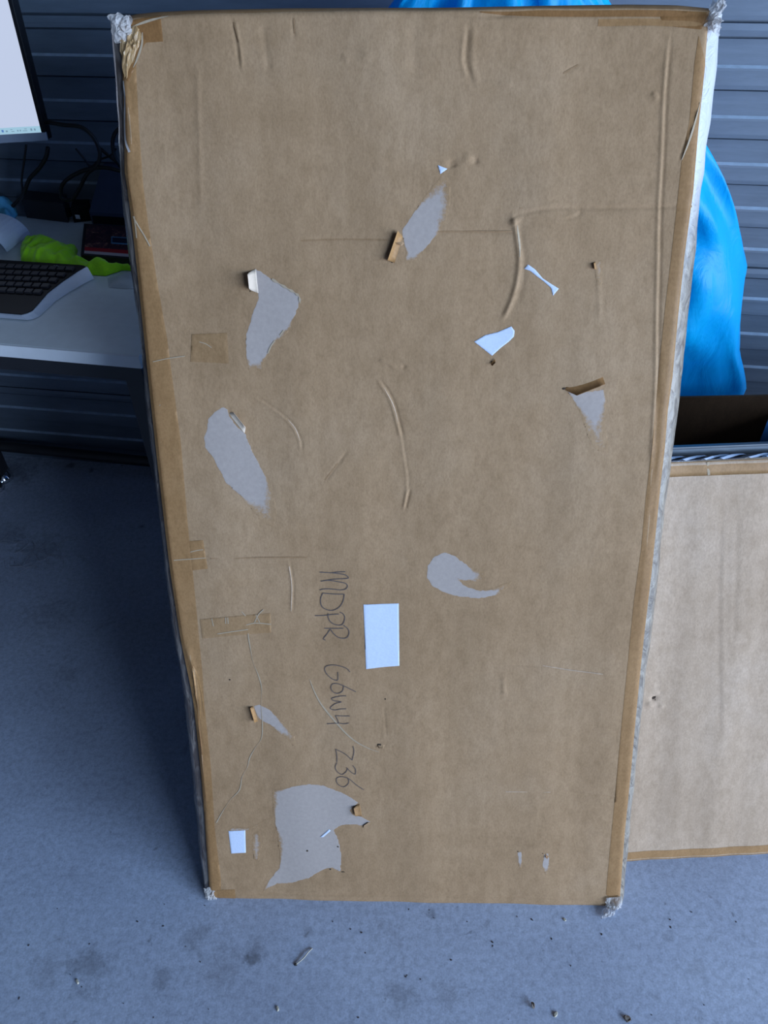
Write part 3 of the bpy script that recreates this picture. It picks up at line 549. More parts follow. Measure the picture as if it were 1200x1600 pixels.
FB.ribbon('handwriting', [f2(q) for q in (
 [(488, 215), (450, 175), (370, 148), (290, 137), (215, 155), (200, 195), (230, 250), (290, 300), (345, 310), (350, 265), (348, 218)],
 [(555, 440), (480, 405), (410, 372), (340, 350), (285, 358), (270, 400), (295, 445), (345, 462), (395, 440), (412, 400), (410, 372)],
 [(445, 488), (380, 492), (310, 508), (278, 525), (310, 548), (390, 558), (320, 580), (262, 630), (310, 652), (380, 640), (445, 636)],
 [(485, 716), (400, 718), (322, 716)], [(322, 718), (345, 760), (358, 800)], [(225, 810), (300, 804), (358, 800), (420, 806), (475, 796)])], .00125, M_INK, P0, .0008)['label'] = 'handwritten characters G6W4'
FB.ribbon('handwriting', [f2(q) for q in (
 [(522, 1055), (532, 1120), (512, 1215)], [(512, 1215), (430, 1145), (325, 1095)], [(325, 1095), (338, 1170), (338, 1240)],
 [(338, 1245), (320, 1300), (345, 1350), (395, 1378), (440, 1350), (458, 1310), (445, 1302)], [(458, 1310), (500, 1350), (545, 1372), (550, 1320), (520, 1275)],
 [(642, 1550), (560, 1495), (480, 1430), (400, 1405), (340, 1420), (335, 1465), (370, 1505), (420, 1518), (465, 1485), (472, 1440), (455, 1412)])], .00125, M_INK, P0, .0008)['label'] = 'handwritten characters Z36'
# crushed tape at the corners
FB.crumple('corner_tape', [(172, 26), (205, 24), (206, 62), (180, 66)], .006, M_CRUMP, P0, 14, 14, -.002, 1.)['label'] = 'crushed clear tape on the top left corner'
FB.crumple('corner_tape', [(188, 60), (215, 40), (222, 60), (196, 124)], .005, M_AMB, P0, 14, 10, -.002, 5., closed=.004)
FB.crumple('corner_tape', [(1112, 8), (1134, -14), (1136, 6), (1118, 40)], .006, M_CRUMP, P0, 14, 10, .006, 2.)['label'] = 'pointed twist of clear tape on the top right corner'
FB.crumple('corner_tape', [(1100, 40), (1112, 18), (1128, 30), (1122, 52)], .008, M_CRUMP, P0, 14, 12, -.001, 3.)
FB.crumple('corner_tape', [(318, 1390), (338, 1388), (337, 1408), (322, 1409)], .005, M_CRUMP, P0, 14, 12, .002, 8., closed=.006)['label'] = 'crushed clear tape on the bottom left corner'
FB.crumple('corner_tape', [(946, 1402), (973, 1398), (968, 1418), (948, 1418)], .006, M_CRUMP, P0, 14, 12, -.003, 11.)['label'] = 'crushed clear tape on the bottom right corner'
# tail of tape lying on the floor in front of the bottom right corner
def floor_crumple(name, quad_px, amp, mat, parentM, parent, n_=14, m_=10, seed=0., h0=.006):
    Q = [onz(*p) for p in quad_px]; Mi = np.array(parentM.inverted()) if parentM is not None else np.eye(4); V = []; F_ = []
    for i in range(n_+1):
        for j in range(m_+1):
            u, v = i/n_, j/m_; p = (Q[0]*(1-u)+Q[1]*u)*(1-v)+(Q[3]*(1-u)+Q[2]*u)*v; nv = noise.noise_vector((u*5+seed, v*5, seed))
            q = np.array([p[0]+nv[0]*amp*.5, p[1]+nv[1]*amp*.5, max(.0006, h0*min(1, 5*min(u, 1-u, v, 1-v))+amp*(nv[2]+abs(noise.noise((u*8, v*8, seed)))))]); V.append(tuple((Mi@np.append(q, 1))[:3]))
    for i in range(n_):
        for j in range(m_): q = i*(m_+1)+j; F_.append((q, q+1, q+m_+2, q+m_+1))
    return mesh(name, V, F_, mat, parent)
floor_crumple('corner_tape', [(948, 1412), (966, 1410), (958, 1432), (938, 1438)], .009, M_CRUMP, FB.M, P0, seed=3.3)['label'] = 'loose tail of clear tape lying on the floor'

# ------------------------------------------------------------------ second flat carton, lying on its long side behind the first
A2, B2 = onz(985, 1348), onz(1200, 1336.5); e2 = (B2-A2)/np.linalg.norm(B2-A2)
F2 = Face(A2, B2, R(24), org=A2+e2*.30); x20, x21 = -.45, 1.05
p_top = F2.L(1120, 718.5); H2 = float(p_top[1])
def e2h(X, Z):
    d = np.clip(np.minimum(np.minimum(X-x20, x21-X), np.minimum(Z, H2-Z)), 0, 1); r = .007
    return np.where(d < r, -(r-np.sqrt(np.clip(r*r-(r-d)**2, 0, None)))*.8, 0.)+.0011*np.sin(X*34+.6)*np.sin(Z*3+.3)+.0006*np.sin(X*77)+.0006*np.sin(Z*19+X*6)
F2.edge = e2h
C2 = F2.crease
C2([(1020, 1090), (1023, 1096)], -.006, .006); C2([(1018, 1096), (1014, 1104)], .004, .005); C2([(1032, 1102), (1036, 1106)], .004, .003); C2([(1033, 1085), (1034, 1080)], -.003, .003)
C2([(1028, 1010), (1029, 1080)], -.0006, .003); C2([(1130, 820), (1126, 960), (1128, 1160)], -.0007, .004, 's'); C2([(1152, 800), (1150, 900), (1146, 1000)], -.0007, .003); C2([(1075, 1095), (1100, 1098)], .0009, .003)
C2([(1060, 1200), (1190, 1192)], .0005, .004)
Q0 = empty('flat_carton', F2.M)
tag(Q0, 'flat carton with skylight in its tint, lying on its long side at the right, behind the big handwritten one', 'cardboard box')
nx2, nz2 = 420, 230; Xg, Zg = np.meshgrid(np.linspace(x20, x21, nx2), np.linspace(0, H2, nz2)); X, Z = Xg.ravel(), Zg.ravel(); h2 = F2.H(X, Z)
a = (np.arange(nz2-1)[:, None]*nx2+np.arange(nx2-1)[None]).ravel()
mesh('front_panel', np.stack([X, -h2, Z], 1), np.stack([a, a+1, a+nx2+1, a+nx2], 1), M_KRAFT2, Q0, True)
T2 = .030
box('back_panel', (x20, x21, T2-.003, T2, .012, H2), M_KRAFT2, Q0)
box('side_panel', (x20, x20+.003, .005, T2, .003, H2-.003), M_KRAFT2, Q0); box('side_panel', (x21-.003, x21, .005, T2, .003, H2-.003), M_KRAFT2, Q0)
box('bottom_panel', (x20, x21, .005, .024, .0, .004), M_KRAFT2, Q0)
M_DKTOP = simple('dark_taped_top', lin(84, 72, 78), .3, nscale=60, namp=.2, Coat_Weight=.6)
box('top_panel', (x20, x21, .004, T2, H2-.004, H2), M_DKTOP, Q0, .001)
# slanting wrinkles of clear tape, their sheen put in as white strips
V = []; F_ = []; x = x20
while x < x21-.05:
    wd = random.uniform(.016, .030); sl = random.uniform(.040, .065); k = len(V)
    for t in range(7):
        u = t/6; xx = x+sl*u; yy = .004+(T2-.006)*u; hh = H2+.0006+.0022*math.sin(math.pi*u)*random.uniform(.7, 1.2); wv = wd*(.35+.65*math.sin(math.pi*(u*.8+.1)))
        V += [(xx-wv*.5, yy, hh-.001), (xx, yy, hh+.001), (xx+wv*.5, yy, hh-.001)]
    F_ += [(k+3*i+j, k+3*i+j+1, k+3*i+j+4, k+3*i+j+3) for i in range(6) for j in range(2)]; x += random.uniform(.026, .046)
mesh('wrinkle_sheen', V, F_, M_WHITE, Q0)['kind'] = 'stuff'
def strip2(z0, z1, nm, lab):
    F2.sheet('tape_strip', [(x20+.002, z0), (x21-.002, z0), (x21-.002, z1), (x20+.002, z1)], M_TAPE2, Q0, .0006, .008, px=False)['label'] = lab
zb = float(F2.L(1120, 1324.5)[1]); ztp = float(F2.L(1120, 742.5)[1])
strip2(.003, zb, 'b', 'tan tape along the bottom edge'); strip2(ztp, H2-.002, 't', 'tan tape along the top edge')
F2.ribbon('scratch', [[(1106, 722), (1107, 742)]], .004, M_FRAY, Q0, .001); 
c = F2.L(1023, 1093); F2.sheet('puncture', [(c[0]-.004, c[1]+.001), (c[0]+.003, c[1]+.005), (c[0]+.003, c[1]-.003), (c[0]-.002, c[1]-.003)], M_HOLE, Q0, .0008, .001, px=False)
# ------------------------------------------------------------------ grey flat panel between the second carton and the open carton
M_GREY = simple('grey_painted_panel', lin(100, 104, 110), .45, nscale=30, namp=.1)
g0 = F2.o+F2.ey*(T2+.004); FG = Face(A2, B2, R(24), org=g0)
zg = H2+.012
G0 = empty('grey_panel', FG.M); tag(G0, 'thin grey flat panel whose top edge shows between the right carton and the open box', 'panel')
box('board', (x20+.05, x21-.02, 0, .014, .0, zg), M_GREY, G0, .002); box('edge_trim', (x20+.05, x21-.02, -.001, .015, zg, zg+.003), M_GREY, G0, .001)
# ------------------------------------------------------------------ open carton
yc0 = float((g0+F2.ez*(.62/math.cos(R(24)))+F2.ey*.017)[1])+.022; zc = .62
far = onz(1060, 619, zc); yc1 = float(far[1]); xc0, xc1 = .16, float(onz(1215, 619, zc)[0])+.10
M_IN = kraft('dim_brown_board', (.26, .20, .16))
O0 = empty('open_carton', Matrix.Translation((0, 0, 0))); O0.location = ((xc0+xc1)/2, (yc0+yc1)/2, 0)
tag(O0, 'open empty brown cardboard box, dark inside, behind the right flat carton', 'cardboard box')
cx, cy = (xc0+xc1)/2, (yc0+yc1)/2; hx, hy, t_ = (xc1-xc0)/2, (yc1-yc0)/2, .005
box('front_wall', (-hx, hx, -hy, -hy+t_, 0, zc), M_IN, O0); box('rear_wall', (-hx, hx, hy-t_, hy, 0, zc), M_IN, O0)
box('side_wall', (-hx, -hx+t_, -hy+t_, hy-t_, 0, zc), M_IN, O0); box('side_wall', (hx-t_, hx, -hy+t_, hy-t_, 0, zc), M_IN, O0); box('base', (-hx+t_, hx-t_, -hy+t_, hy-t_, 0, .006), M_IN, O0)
# dark blue film folded down over the carton's right side
M_DBLUE = simple('dark_blue_film', lin(30, 70, 110), .35, nscale=20, namp=.2, bmp=.3)
yf = yc0+.10; Pf = [ony(*p, yf) for p in ((1171, 703), (1186, 680), (1204, 640), (1222, 640))]; zf0 = .012; V = []; F_ = []
for i in range(13):
    for j in range(9):
        u, v = i/12, j/8; xa = np.interp(v, [0, .55, .8, 1], [Pf[0][0]-.03, Pf[0][0], Pf[1][0], Pf[2][0]]); xb = hx+cx-.02; zz = zf0+(Pf[2][2]-zf0)*v
        V.append((xa+(xb-xa)*u-cx, .012*noise.noise((u*3, v*5, 2.))+.004*math.sin(u*9+v*5), zz))
for i in range(12):
    for j in range(8): q = i*9+j; F_.append((q, q+9, q+10, q+1))
o = mesh('plastic_film', V, F_, M_DBLUE, None, True); o.location = (cx, yf, 0); tag(o, 'dark blue plastic film standing inside the open carton at the right edge of the photo', 'plastic film')
# ------------------------------------------------------------------ big blue plastic sack behind
def bag_mat():
    m, nt, p = newmat('blue_plastic_film'); f = noise_n(nt, 5, 5, .6, (1, 1, .5), dist=1.)
    nt.links.new(ramp(nt, f, [(.3, lin(0, 172, 240)), (.7, lin(10, 200, 250))]), p.inputs['Base Color'])
    p.inputs['Roughness'].default_value = .4; p.inputs['Specular IOR Level'].default_value = .3; p.inputs['Subsurface Weight'].default_value = .0
    f2 = noise_n(nt, 16, 5, .6, (1, 1, .45), dist=1.5); bump(nt, p, f2, .35, .010)
    tr = N(nt, 'ShaderNodeBsdfTranslucent'); tr.inputs[0].default_value = lin(0, 180, 255); mx = N(nt, 'ShaderNodeMixShader'); mx.inputs[0].default_value = .12
    nt.links.new(p.outputs[0], mx.inputs[1]); nt.links.new(tr.outputs[0], mx.inputs[2])
    tp = N(nt, 'ShaderNodeBsdfTransparent'); tp.inputs[0].default_value = (.05, .55, 1, 1); m2 = N(nt, 'ShaderNodeMixShader'); m2.inputs[0].default_value = .32
    nt.links.new(mx.outputs[0], m2.inputs[1]); nt.links.new(tp.outputs[0], m2.inputs[2]); nt.links.new(m2.outputs[0], nt.nodes['Material Output'].inputs[0]); return m
YB = yc1+.145
sil_r = [(0, .60), *[(float(q[2]), float(q[0])) for q in [ony(*p, YB) for p in ((1160, 600), (1152, 540), (1155, 480), (1168, 420), (1160, 375), (1135, 310), (1118, 265), (1103, 235), (1050, 140), (955, 8))]]]
zt_ = sil_r[-1][0]; xt_ = sil_r[-1][1]; xl_ = float(ony(607, 8, YB)[0]); sil_r += [(zt_+.08, xt_-.07), (zt_+.13, xt_-.15)]
sil_r.sort(); zr = np.array([q[0] for q in sil_r]); xrr = np.array([q[1] for q in sil_r]); midx = (xt_+xl_)/2
nth, nzb = 96, 90; V = []; F_ = []
for i in range(nzb+1):
    z = (zt_+.13)*i/nzb; xr_ = np.interp(z, zr, xrr); half = max(.03, xr_-midx); dep = .095*min(1, (zt_+.16-z)/.5)+.01
    for j in range(nth):
        t = 2*math.pi*j/nth; ct, st = math.cos(t), math.sin(t)
        f = 1+.0*ct; fold = .020*abs(noise.noise((ct*2.1+z*2.2, st*2+z*1.1, z*2.4)))*2+.012*noise.noise((ct*6, z*5, st*5))
        # long diagonal pleats
        pl = .030*(1-abs(noise.noise((ct*2.6-z*2.6, z*1.5+ct, 7.))*3.2))+.016*(1-abs(noise.noise((ct*5+z*5, z*3-ct*2, 17.))*3))-.02
        V.append((midx+half*ct*(1+.02*noise.noise((z*9, st*3, 0))), YB+dep*(st*(1-.1*abs(ct)))+(-fold-pl if st < 0 else fold)*.8, max(z, 0)))
for i in range(nzb):
    for j in range(nth): F_.append((i*nth+j, i*nth+(j+1) % nth, (i+1)*nth+(j+1) % nth, (i+1)*nth+j))
F_ += [tuple(range(nth))[::-1], tuple(nzb*nth+j for j in range(nth))]
V = np.array(V); M_BAG = bag_mat()
bg = empty('plastic_sack', Matrix.Translation((midx, YB, 0))); Vb = V-np.array([midx, YB, 0]); mesh('film', Vb, F_, M_BAG, bg, True)
Vc = Vb.copy(); Vc[:, 0] *= .9; Vc[:, 1] *= .55; Vc[:, 2] = .004+Vc[:, 2]*.50+.03*np.sin(Vc[:, 0]*9)*(Vc[:, 2] > .3)
mesh('added_core', Vc, F_, simple('added_core_dark', lin(20, 42, 70), .7, nscale=10, namp=.3), bg, True)  # dark lump added inside to darken the sack's lower half
tag(bg, 'tall bright blue plastic sack standing between the cartons and the metal shutter', 'bag')

# ------------------------------------------------------------------ desk on the left with the things on it
ZD = .80
d0, d1 = onz(0, 538.5, ZD), onz(224, 557.5, ZD); dx = (d1-d0)/np.linalg.norm(d1-d0); dy = np.array([-dx[1], dx[0], 0]); DM = frame((d0[0], d0[1], 0), dx, dy, wz)
def D(px, py, z=ZD):
    p = onz(px, py, z)-d0; return np.array([p@dx, p@dy])
def wall_y(x): p = d0+dx*x; return float((W0-p)@wy/(dy@wy))
depth = min(wall_y(-.9), wall_y(.4))-.05
M_LAM = simple('grey_white_laminate', lin(222, 230, 232), .38, nscale=40, namp=.04); M_BLK = simple('black_steel', lin(34, 34, 38), .45, nscale=20, namp=.1)
M_EDGEB = simple('pale_desk_edge', lin(222, 226, 230), .4, nscale=30, namp=.03); M_CHR = simple('chrome', (.8, .8, .82, 1), .12, 1.)
DK = empty('desk', DM); tag(DK, 'light grey desk with a pale front edge and black steel underframe at the left', 'desk')
dxl, dxr = -1.0, .27
box('tabletop', (dxl, dxr, .003, depth, ZD-.024, ZD), M_LAM, DK, .002); box('edge_band', (dxl, dxr, -.001, .004, ZD-.025, ZD-.0005), M_EDGEB, DK, .001)
box('apron', (dxl+.02, dxr-.02, .03, .055, ZD-.075, ZD-.024), M_BLK, DK, .003); box('apron', (dxl+.02, dxr-.02, depth-.06, depth-.035, ZD-.075, ZD-.024), M_BLK, DK, .003)
lg = D(-8, 764, 0.)
for lx in (lg[0], dxr-.06, dxl+.1):
    for ly in ((lg[1] if lx == lg[0] else .08), depth-.08):
        V, F = merge([boxVF(lx-.018, lx+.018, ly-.018, ly+.018, .03, ZD-.024, .002)]); L_ = mesh('leg', V, F, M_BLK, DK)
        V, F = tubeVF([(lx, ly, .0), (lx, ly, .012), (lx, ly, .03)], [.030, .028, .014], 16, False); mesh('foot', V, F, M_CHR, L_, True)
fr = D(0, 697, .06); fr2 = D(243, 722, .06)
V, F = tubeVF([(fr[0]-.6, fr[1]-.0, .06), (fr[0], fr[1], .06), (fr2[0], (fr[1]+fr2[1])/2, .06), (dxr-.06, (fr[1]+fr2[1])/2, .06)], .016, 12, False); mesh('foot_rail', V, F, M_BLK, DK, True)
def on_desk(name, lab, cat, x, y, rz=0., group=None):
    e = empty(name, DM @ Matrix.Translation((x, y, ZD)) @ Matrix.Rotation(rz, 4, 'Z')); tag(e, lab, cat, group); return e
# keyboard
kb0 = D(60, 455, ZD+.02); KB = on_desk('keyboard', 'black computer keyboard with a silvery rim and curved front on the desk', 'keyboard', kb0[0], kb0[1])
kp = lambda px, py: D(px, py, ZD+.024-.016*(py-408)/85)-kb0
right = [kp(*p) for p in ((131, 417), (136, 419), (122, 427), (98, 443), (76, 460), (62, 476), (52, 487), (44, 491), (34, 493.5))]
bk, ft = kp(0, 408), kp(0, 491); kw = np.array([-.34, (bk-right[0])[1]/(bk-right[0])[0]*-.34]); k2_ = np.array([-.34, 0.])
outl = right + [ft+np.array([-.36, .004]), bk+np.array([-.36, 0.0])]
M_KBK = simple('black_plastic', lin(18, 18, 22), .45, nscale=50, namp=.1, Specular_IOR_Level=.2); M_RIM = simple('silver_plastic_rim', lin(176, 184, 198), .35, nscale=30, namp=.04); M_KEY = simple('key_plastic', lin(38, 38, 44), .5, nscale=60, namp=.1)
cen = sum(outl)/len(outl); grow = lambda P, d: [p+(p-cen)/np.linalg.norm(p-cen)*d for p in P]
n = len(outl); g1 = [p+np.array([.011, -.0025]) for p in outl]; g2 = grow(outl, .002)
yb_, yf_ = bk[1], ft[1]; kh = lambda y: .010+.016*min(1, max(0, (y-yf_)/(yb_-yf_)))      # wedge: low front, raised back
V = [(*p, 0.001) for p in g1]+[(*p, kh(p[1])-.003) for p in g2]+[(*p, kh(p[1])-.001) for p in outl]; F = [tuple(range(n)), tuple(range(2*n, 3*n))[::-1]]+[(r*n+i, (r+1)*n+i, (r+1)*n+(i+1) % n, r*n+(i+1) % n) for r in (0, 1) for i in range(n)]
mesh('rim', V, F, M_RIM, KB)
pl_ = grow(outl, -.002); V, F = prism([tuple(p) for p in pl_], 0, 1); V = [(x, y, kh(y)-.0008+.0014*z) for x, y, z in V]; mesh('top_plate', V, F, M_KBK, KB); tiltk = math.atan2(.016, yb_-yf_)
rows = [[(4, 419), (118, 425)], [(0, 428), (104, 434)], [(-3, 437), (92, 442)], [(-5, 446), (80, 451)], [(-8, 455), (68, 460)]]
kme = None
for r_, (a_, b_) in enumerate(rows):
    a_, b_ = kp(*a_), kp(*b_); e_ = (b_-a_)/np.linalg.norm(b_-a_); q = b_-e_*.010; c_ = 0
    while (q-bk)[0] > -.34:
        if kme is None:
            V, F = boxVF(-.0076, .0076, -.0068, .0068, 0, .005, .001); o = mesh('key', V, F, M_KEY, KB); kme = o.data
        else: o = bpy.data.objects.new('key', kme); COL.objects.link(o); o.parent = KB
        o.location = (q[0], q[1], kh(q[1])+.0003); o.rotation_euler = (tiltk, 0, math.atan2(e_[1], e_[0])); q = q-e_*(.0185); c_ += 1
def text(name, s_, size, mat, parent, loc, rz=0., ext=.0002):
    cu = bpy.data.curves.new(name, 'FONT'); cu.body = s_; cu.size = size; cu.extrude = ext; cu.align_x = 'CENTER'; cu.align_y = 'CENTER'
    t = bpy.data.objects.new(name, cu); COL.objects.link(t); bpy.context.view_layer.update()
    me = bpy.data.meshes.new_from_object(t); bpy.data.objects.remove(t); me.materials.clear(); me.materials.append(mat)
    o = bpy.data.objects.new(name, me); COL.objects.link(o); o.parent = parent; o.location = loc; o.rotation_euler = (0, 0, rz); return o
lp = kp(97, 420); text('printed_name', 'Microsoft', .0095, M_RIM, KB, (lp[0], lp[1], kh(lp[1])+.0012), 0.); bpy.data.objects['printed_name'].rotation_euler = (tiltk, 0, 0)
# yellow-green cloth
def lump(name, poly_px, hmax, mat, lab, cat, seed=0., res=.006, fold=.5, wr=26.):
    P = np.array([D(*p) for p in poly_px]); c_ = P.mean(0); Q, F_, sd = polygrid(P-c_, res); d = np.clip(-sd/.035, 0, 1)
    nz_ = noise_arr(Q[:, 0], Q[:, 1], wr, seed, 3); rg = 1-np.abs(noise_arr(Q[:, 0], Q[:, 1], wr*.6, seed+4, 2))*1.6
    h = hmax*(np.sqrt(d*(2-d)))*(1-fold+fold*np.clip(rg, 0, 1)+.25*nz_)+.001; h = np.maximum(h, .0008)
    n_ = len(Q); V = np.concatenate([np.column_stack([Q, h]), np.column_stack([Q, np.zeros(n_)])])
    o = mesh(name, V, np.concatenate([F_, F_[:, ::-1]+n_]), mat, None, True)
    o.matrix_world = DM @ Matrix.Translation((c_[0], c_[1], ZD+.0005)); tag(o, lab, cat); return o
M_HV = simple('fluorescent_cloth', lin(168, 255, 12), .8, nscale=300, namp=.12, bmp=.3, Sheen_Weight=.3)
lump('cleaning_cloth', [(33, 408), (33, 394), (40, 384), (55, 382), (66, 378), (80, 378), (90, 386), (104, 390), (122, 391), (120, 400), (126, 411), (150, 414), (175, 419), (206, 421), (207, 424), (192, 423), (165, 432), (136, 430), (120, 424), (90, 420), (60, 416), (45, 412)], .030, M_HV, 'crumpled fluorescent yellow-green cloth lying behind the keyboard', 'cloth', 3., .004, .75, 34.)
M_GLV = simple('light_blue_rubber', lin(110, 200, 236), .5, nscale=60, namp=.1)
lump('rubber_glove', [(-8, 330), (-8, 344), (0, 343), (14, 348), (22, 344), (28, 336), (26, 328), (14, 326), (5, 331), (-6, 327)], .05, M_GLV, 'crumpled light blue rubber glove at the back left of the desk', 'glove', 9.)
M_CLEAR = simple('frosted_plastic_film', lin(200, 208, 214), .3, nscale=40, namp=.05, Alpha=.45)
lump('plastic_film', [(168, 435), (190, 429), (208, 427), (212, 452), (196, 452), (170, 450)], .012, M_CLEAR, 'small frosted plastic film wrapper on the desk beside the big carton', 'wrapper', 5.)
# dark patterned box
bp = [D(*p, ZD+.016) for p in ((131, 349), (212, 354), (214, 405), (126, 398))]
cb = sum(bp)/4; BX = on_desk('patterned_box', 'dark speckled flat box with a red and white lower stripe beside the cloth', 'box', cb[0], cb[1])
q = [p-cb for p in bp]
def pat_mat():
    m, nt, p = newmat('speckled_print'); f = noise_n(nt, 90, 4, .8); c = ramp(nt, f, [(.42, lin(38, 26, 38)), (.56, lin(92, 48, 58)), (.64, lin(190, 150, 120))]); nt.links.new(c, p.inputs['Base Color']); p.inputs['Roughness'].default_value = .35; return m
V, F = prism([tuple(p) for p in q], .0, .0155); mesh('body', V, F, M_BLK, BX)
mixp = lambda u, v: (q[0]*(1-u)+q[1]*u)*(1-v)+(q[3]*(1-u)+q[2]*u)*v
def plate(name, u0, u1, v0, v1, z, mat): V, F = prism([tuple(mixp(u, v)) for u, v in ((u0, v0), (u0, v1), (u1, v1), (u1, v0))], z-.0006, z); F = [tuple(f[::-1]) for f in F]; return mesh(name, V, F, mat, BX)
M_RED = simple('red_print', lin(168, 34, 40), .4, nscale=40, namp=.1); M_PW = simple('pale_stripe', lin(196, 186, 190), .4, nscale=40, namp=.05); M_NVY = simple('blue_outline', lin(90, 150, 190), .4, nscale=40, namp=.1); M_DNV = simple('navy_print', lin(28, 36, 58), .4, nscale=40, namp=.2)
plate('cover_print', .06, 1., .04, .76, .0162, pat_mat()); plate('red_stripe', .06, 1., .76, .87, .0162, M_RED); plate('white_stripe', .06, 1., .87, .95, .0162, M_PW)
plate('title_panel', .54, 1., .38, .60, .0167, M_NVY); plate('title_panel', .56, 1., .415, .565, .0172, M_DNV)
# black boxes at the back
ad = [D(*p) for p in ((40, 336), (109, 347), (130, 330), (60, 318))]; ca = sum(ad)/4
def blk(name, lab, cat, pts, h, mat, slope=0.):
    P = [D(*p) for p in pts]; c_ = sum(P)/len(P); o = on_desk(name, lab, cat, c_[0], c_[1]); Q = [p-c_ for p in P]; n = len(Q)
    tp = [p*(1-slope) for p in Q]; V = [(*p, 0) for p in Q]+[(*p, h*.96) for p in Q]+[(*(p*.97*(1-slope)), h) for p in Q]
    F_ = [tuple(range(n)), tuple(range(2*n, 3*n))[::-1]]+[(r*n+i, (r+1)*n+i, (r+1)*n+(i+1) % n, r*n+(i+1) % n) for r in (0, 1) for i in range(n)]
    b_ = mesh('housing', V, F_, mat, o); return o, Q
M_DKB = simple('dark_blue_black_plastic', lin(66, 76, 98), .5, nscale=40, namp=.1)
o, Q = blk('power_adapter', 'black oblong power adapter behind the cloth under the cables', 'power adapter', ((42, 340), (107, 348), (112, 333), (48, 326)), .045, M_BLK)
box('socket', (Q[1][0]-.012, Q[1][0]+.004, Q[1][1]+.006, Q[1][1]+.02, .01, .03), M_KBK, o, .002)
o, Q = blk('dock', 'small black dock between the power adapter and the slanted grey device', 'dock', ((116, 348), (143, 345), (145, 334), (120, 335)), .035, M_KBK)
box('port', (Q[0][0]+.008, Q[0][0]+.02, Q[0][1]-.0015, Q[0][1]+.004, .010, .020), M_CHR, o, .0008)
# slanted device half hidden by the big carton
dv = D(190, 343); o = on_desk('slanted_device', 'dark slanted device half hidden behind the left edge of the big carton', 'device', dv[0]+.02, dv[1]+.03)
V, F = [], []
prof2 = [(-.07, 0), (-.07, .03), (.01, .105), (.035, .11), (.035, 0)]; nn = len(prof2)
V = [(x*(1 if z < .05 else .82), y, z) for x in (-.075, .16) for y, z in prof2]; F = [tuple(range(nn)), tuple(range(nn, 2*nn))[::-1]]+[(i, nn+i, nn+(i+1) % nn, (i+1) % nn) for i in range(nn)]
mesh('housing', V, F, M_DKB, o); box('front_lip', (-.07, .16, -.0735, -.0695, .004, .022), M_KBK, o, .001)
# curled white paper at the frame's left
cp = D(8, 386); o = on_desk('curled_paper', 'white sheet of paper curled over like an arch at the left end of the desk', 'paper', cp[0]-.05, cp[1])
V = []; F = []; na = 20
for sd_, rr in ((0, .060), (1, .0588)):
    for i in range(na+1):
        t = math.pi*(.02+.96*i/na)
        for yy in (-.05, .05): V.append((rr*math.cos(t)*1.25, yy+.018*math.cos(t), rr*math.sin(t)*.95))
k = 2*(na+1)
for s in (0, 1):
    for i in range(na): f = (s*k+2*i, s*k+2*i+1, s*k+2*i+3, s*k+2*i+2); F.append(f[::-1] if s else f)
for i in range(na): F += [(2*i, 2*i+2, k+2*i+2, k+2*i), (2*i+1, k+2*i+1, k+2*i+3, 2*i+3)]
F += [(0, k, k+1, 1), (2*na, 2*na+1, k+2*na+1, k+2*na)]
mesh('sheet', V, F, M_WHITE, o, False)
# monitor
YM = 1.72; mr = ony(75, 219, YM); yaw = R(7.5); mxd = np.array([math.cos(yaw), math.sin(yaw), 0]); tl = R(9); mb = np.array([-math.sin(yaw), math.cos(yaw), 0]); mz = wz*math.cos(tl)+mb*math.sin(tl); my = np.cross(mz, mxd)
MWd, MHt = .56, .35; mo = mr-mxd*MWd/2
base = np.array([mo[0]-.0, mo[1], ZD])+mb*.15; MM = Matrix.Translation(Vector(mo)) @ frame((0, 0, 0), mxd, my, mz)
bm_ = np.array(frame(base, mxd, mb, wz).inverted()@MM)
MO = empty('computer_monitor', frame(base, mxd, mb, wz)); tag(MO, 'flat computer monitor with a white lit screen and dark bezel above the desk', 'monitor')
def mon(name, ext, mat, b=.002):
    V, F = boxVF(*ext, b); V = [tuple((bm_@np.array([*v, 1]))[:3]) for v in V]; return mesh(name, V, F, mat, MO)
M_BZ = simple('grey_bezel', lin(150, 160, 176), .4, nscale=40, namp=.05)
mon('back_cover', (-MWd/2, MWd/2, .004, .045, 0, MHt), M_KBK, .004)
mon('lower_bezel', (-MWd/2, MWd/2, -.006, .004, 0, .0155), M_BZ, .001); mon('side_bezel', (MWd/2-.008, MWd/2, -.006, .004, .0155, MHt), M_KBK, .001); mon('side_bezel', (-MWd/2, -MWd/2+.008, -.006, .004, .0155, MHt), M_KBK, .001); mon('upper_bezel', (-MWd/2, MWd/2, -.006, .004, MHt-.008, MHt), M_KBK, .001)
def emis(name, c, s=1.): 
    m, nt, p = newmat(name); p.inputs['Base Color'].default_value = (.02, .02, .02, 1); p.inputs['Emission Color'].default_value = c; p.inputs['Emission Strength'].default_value = s; p.inputs['Roughness'].default_value = .3; return m
scr = mon('screen', (-MWd/2+.008, MWd/2-.008, -.002, .003, .0155, MHt-.008), emis('lit_screen', lin(196, 208, 234), .63), 0)
mon('taskbar', (-MWd/2+.008, MWd/2-.008, -.0026, -.0019, .0157, .0275), emis('lit_taskbar', lin(160, 200, 222), .63), 0)
M_IC = emis('taskbar_marks', lin(88, 128, 190), .63); M_IC2 = emis('taskbar_marks_pale', lin(120, 150, 172), .63)
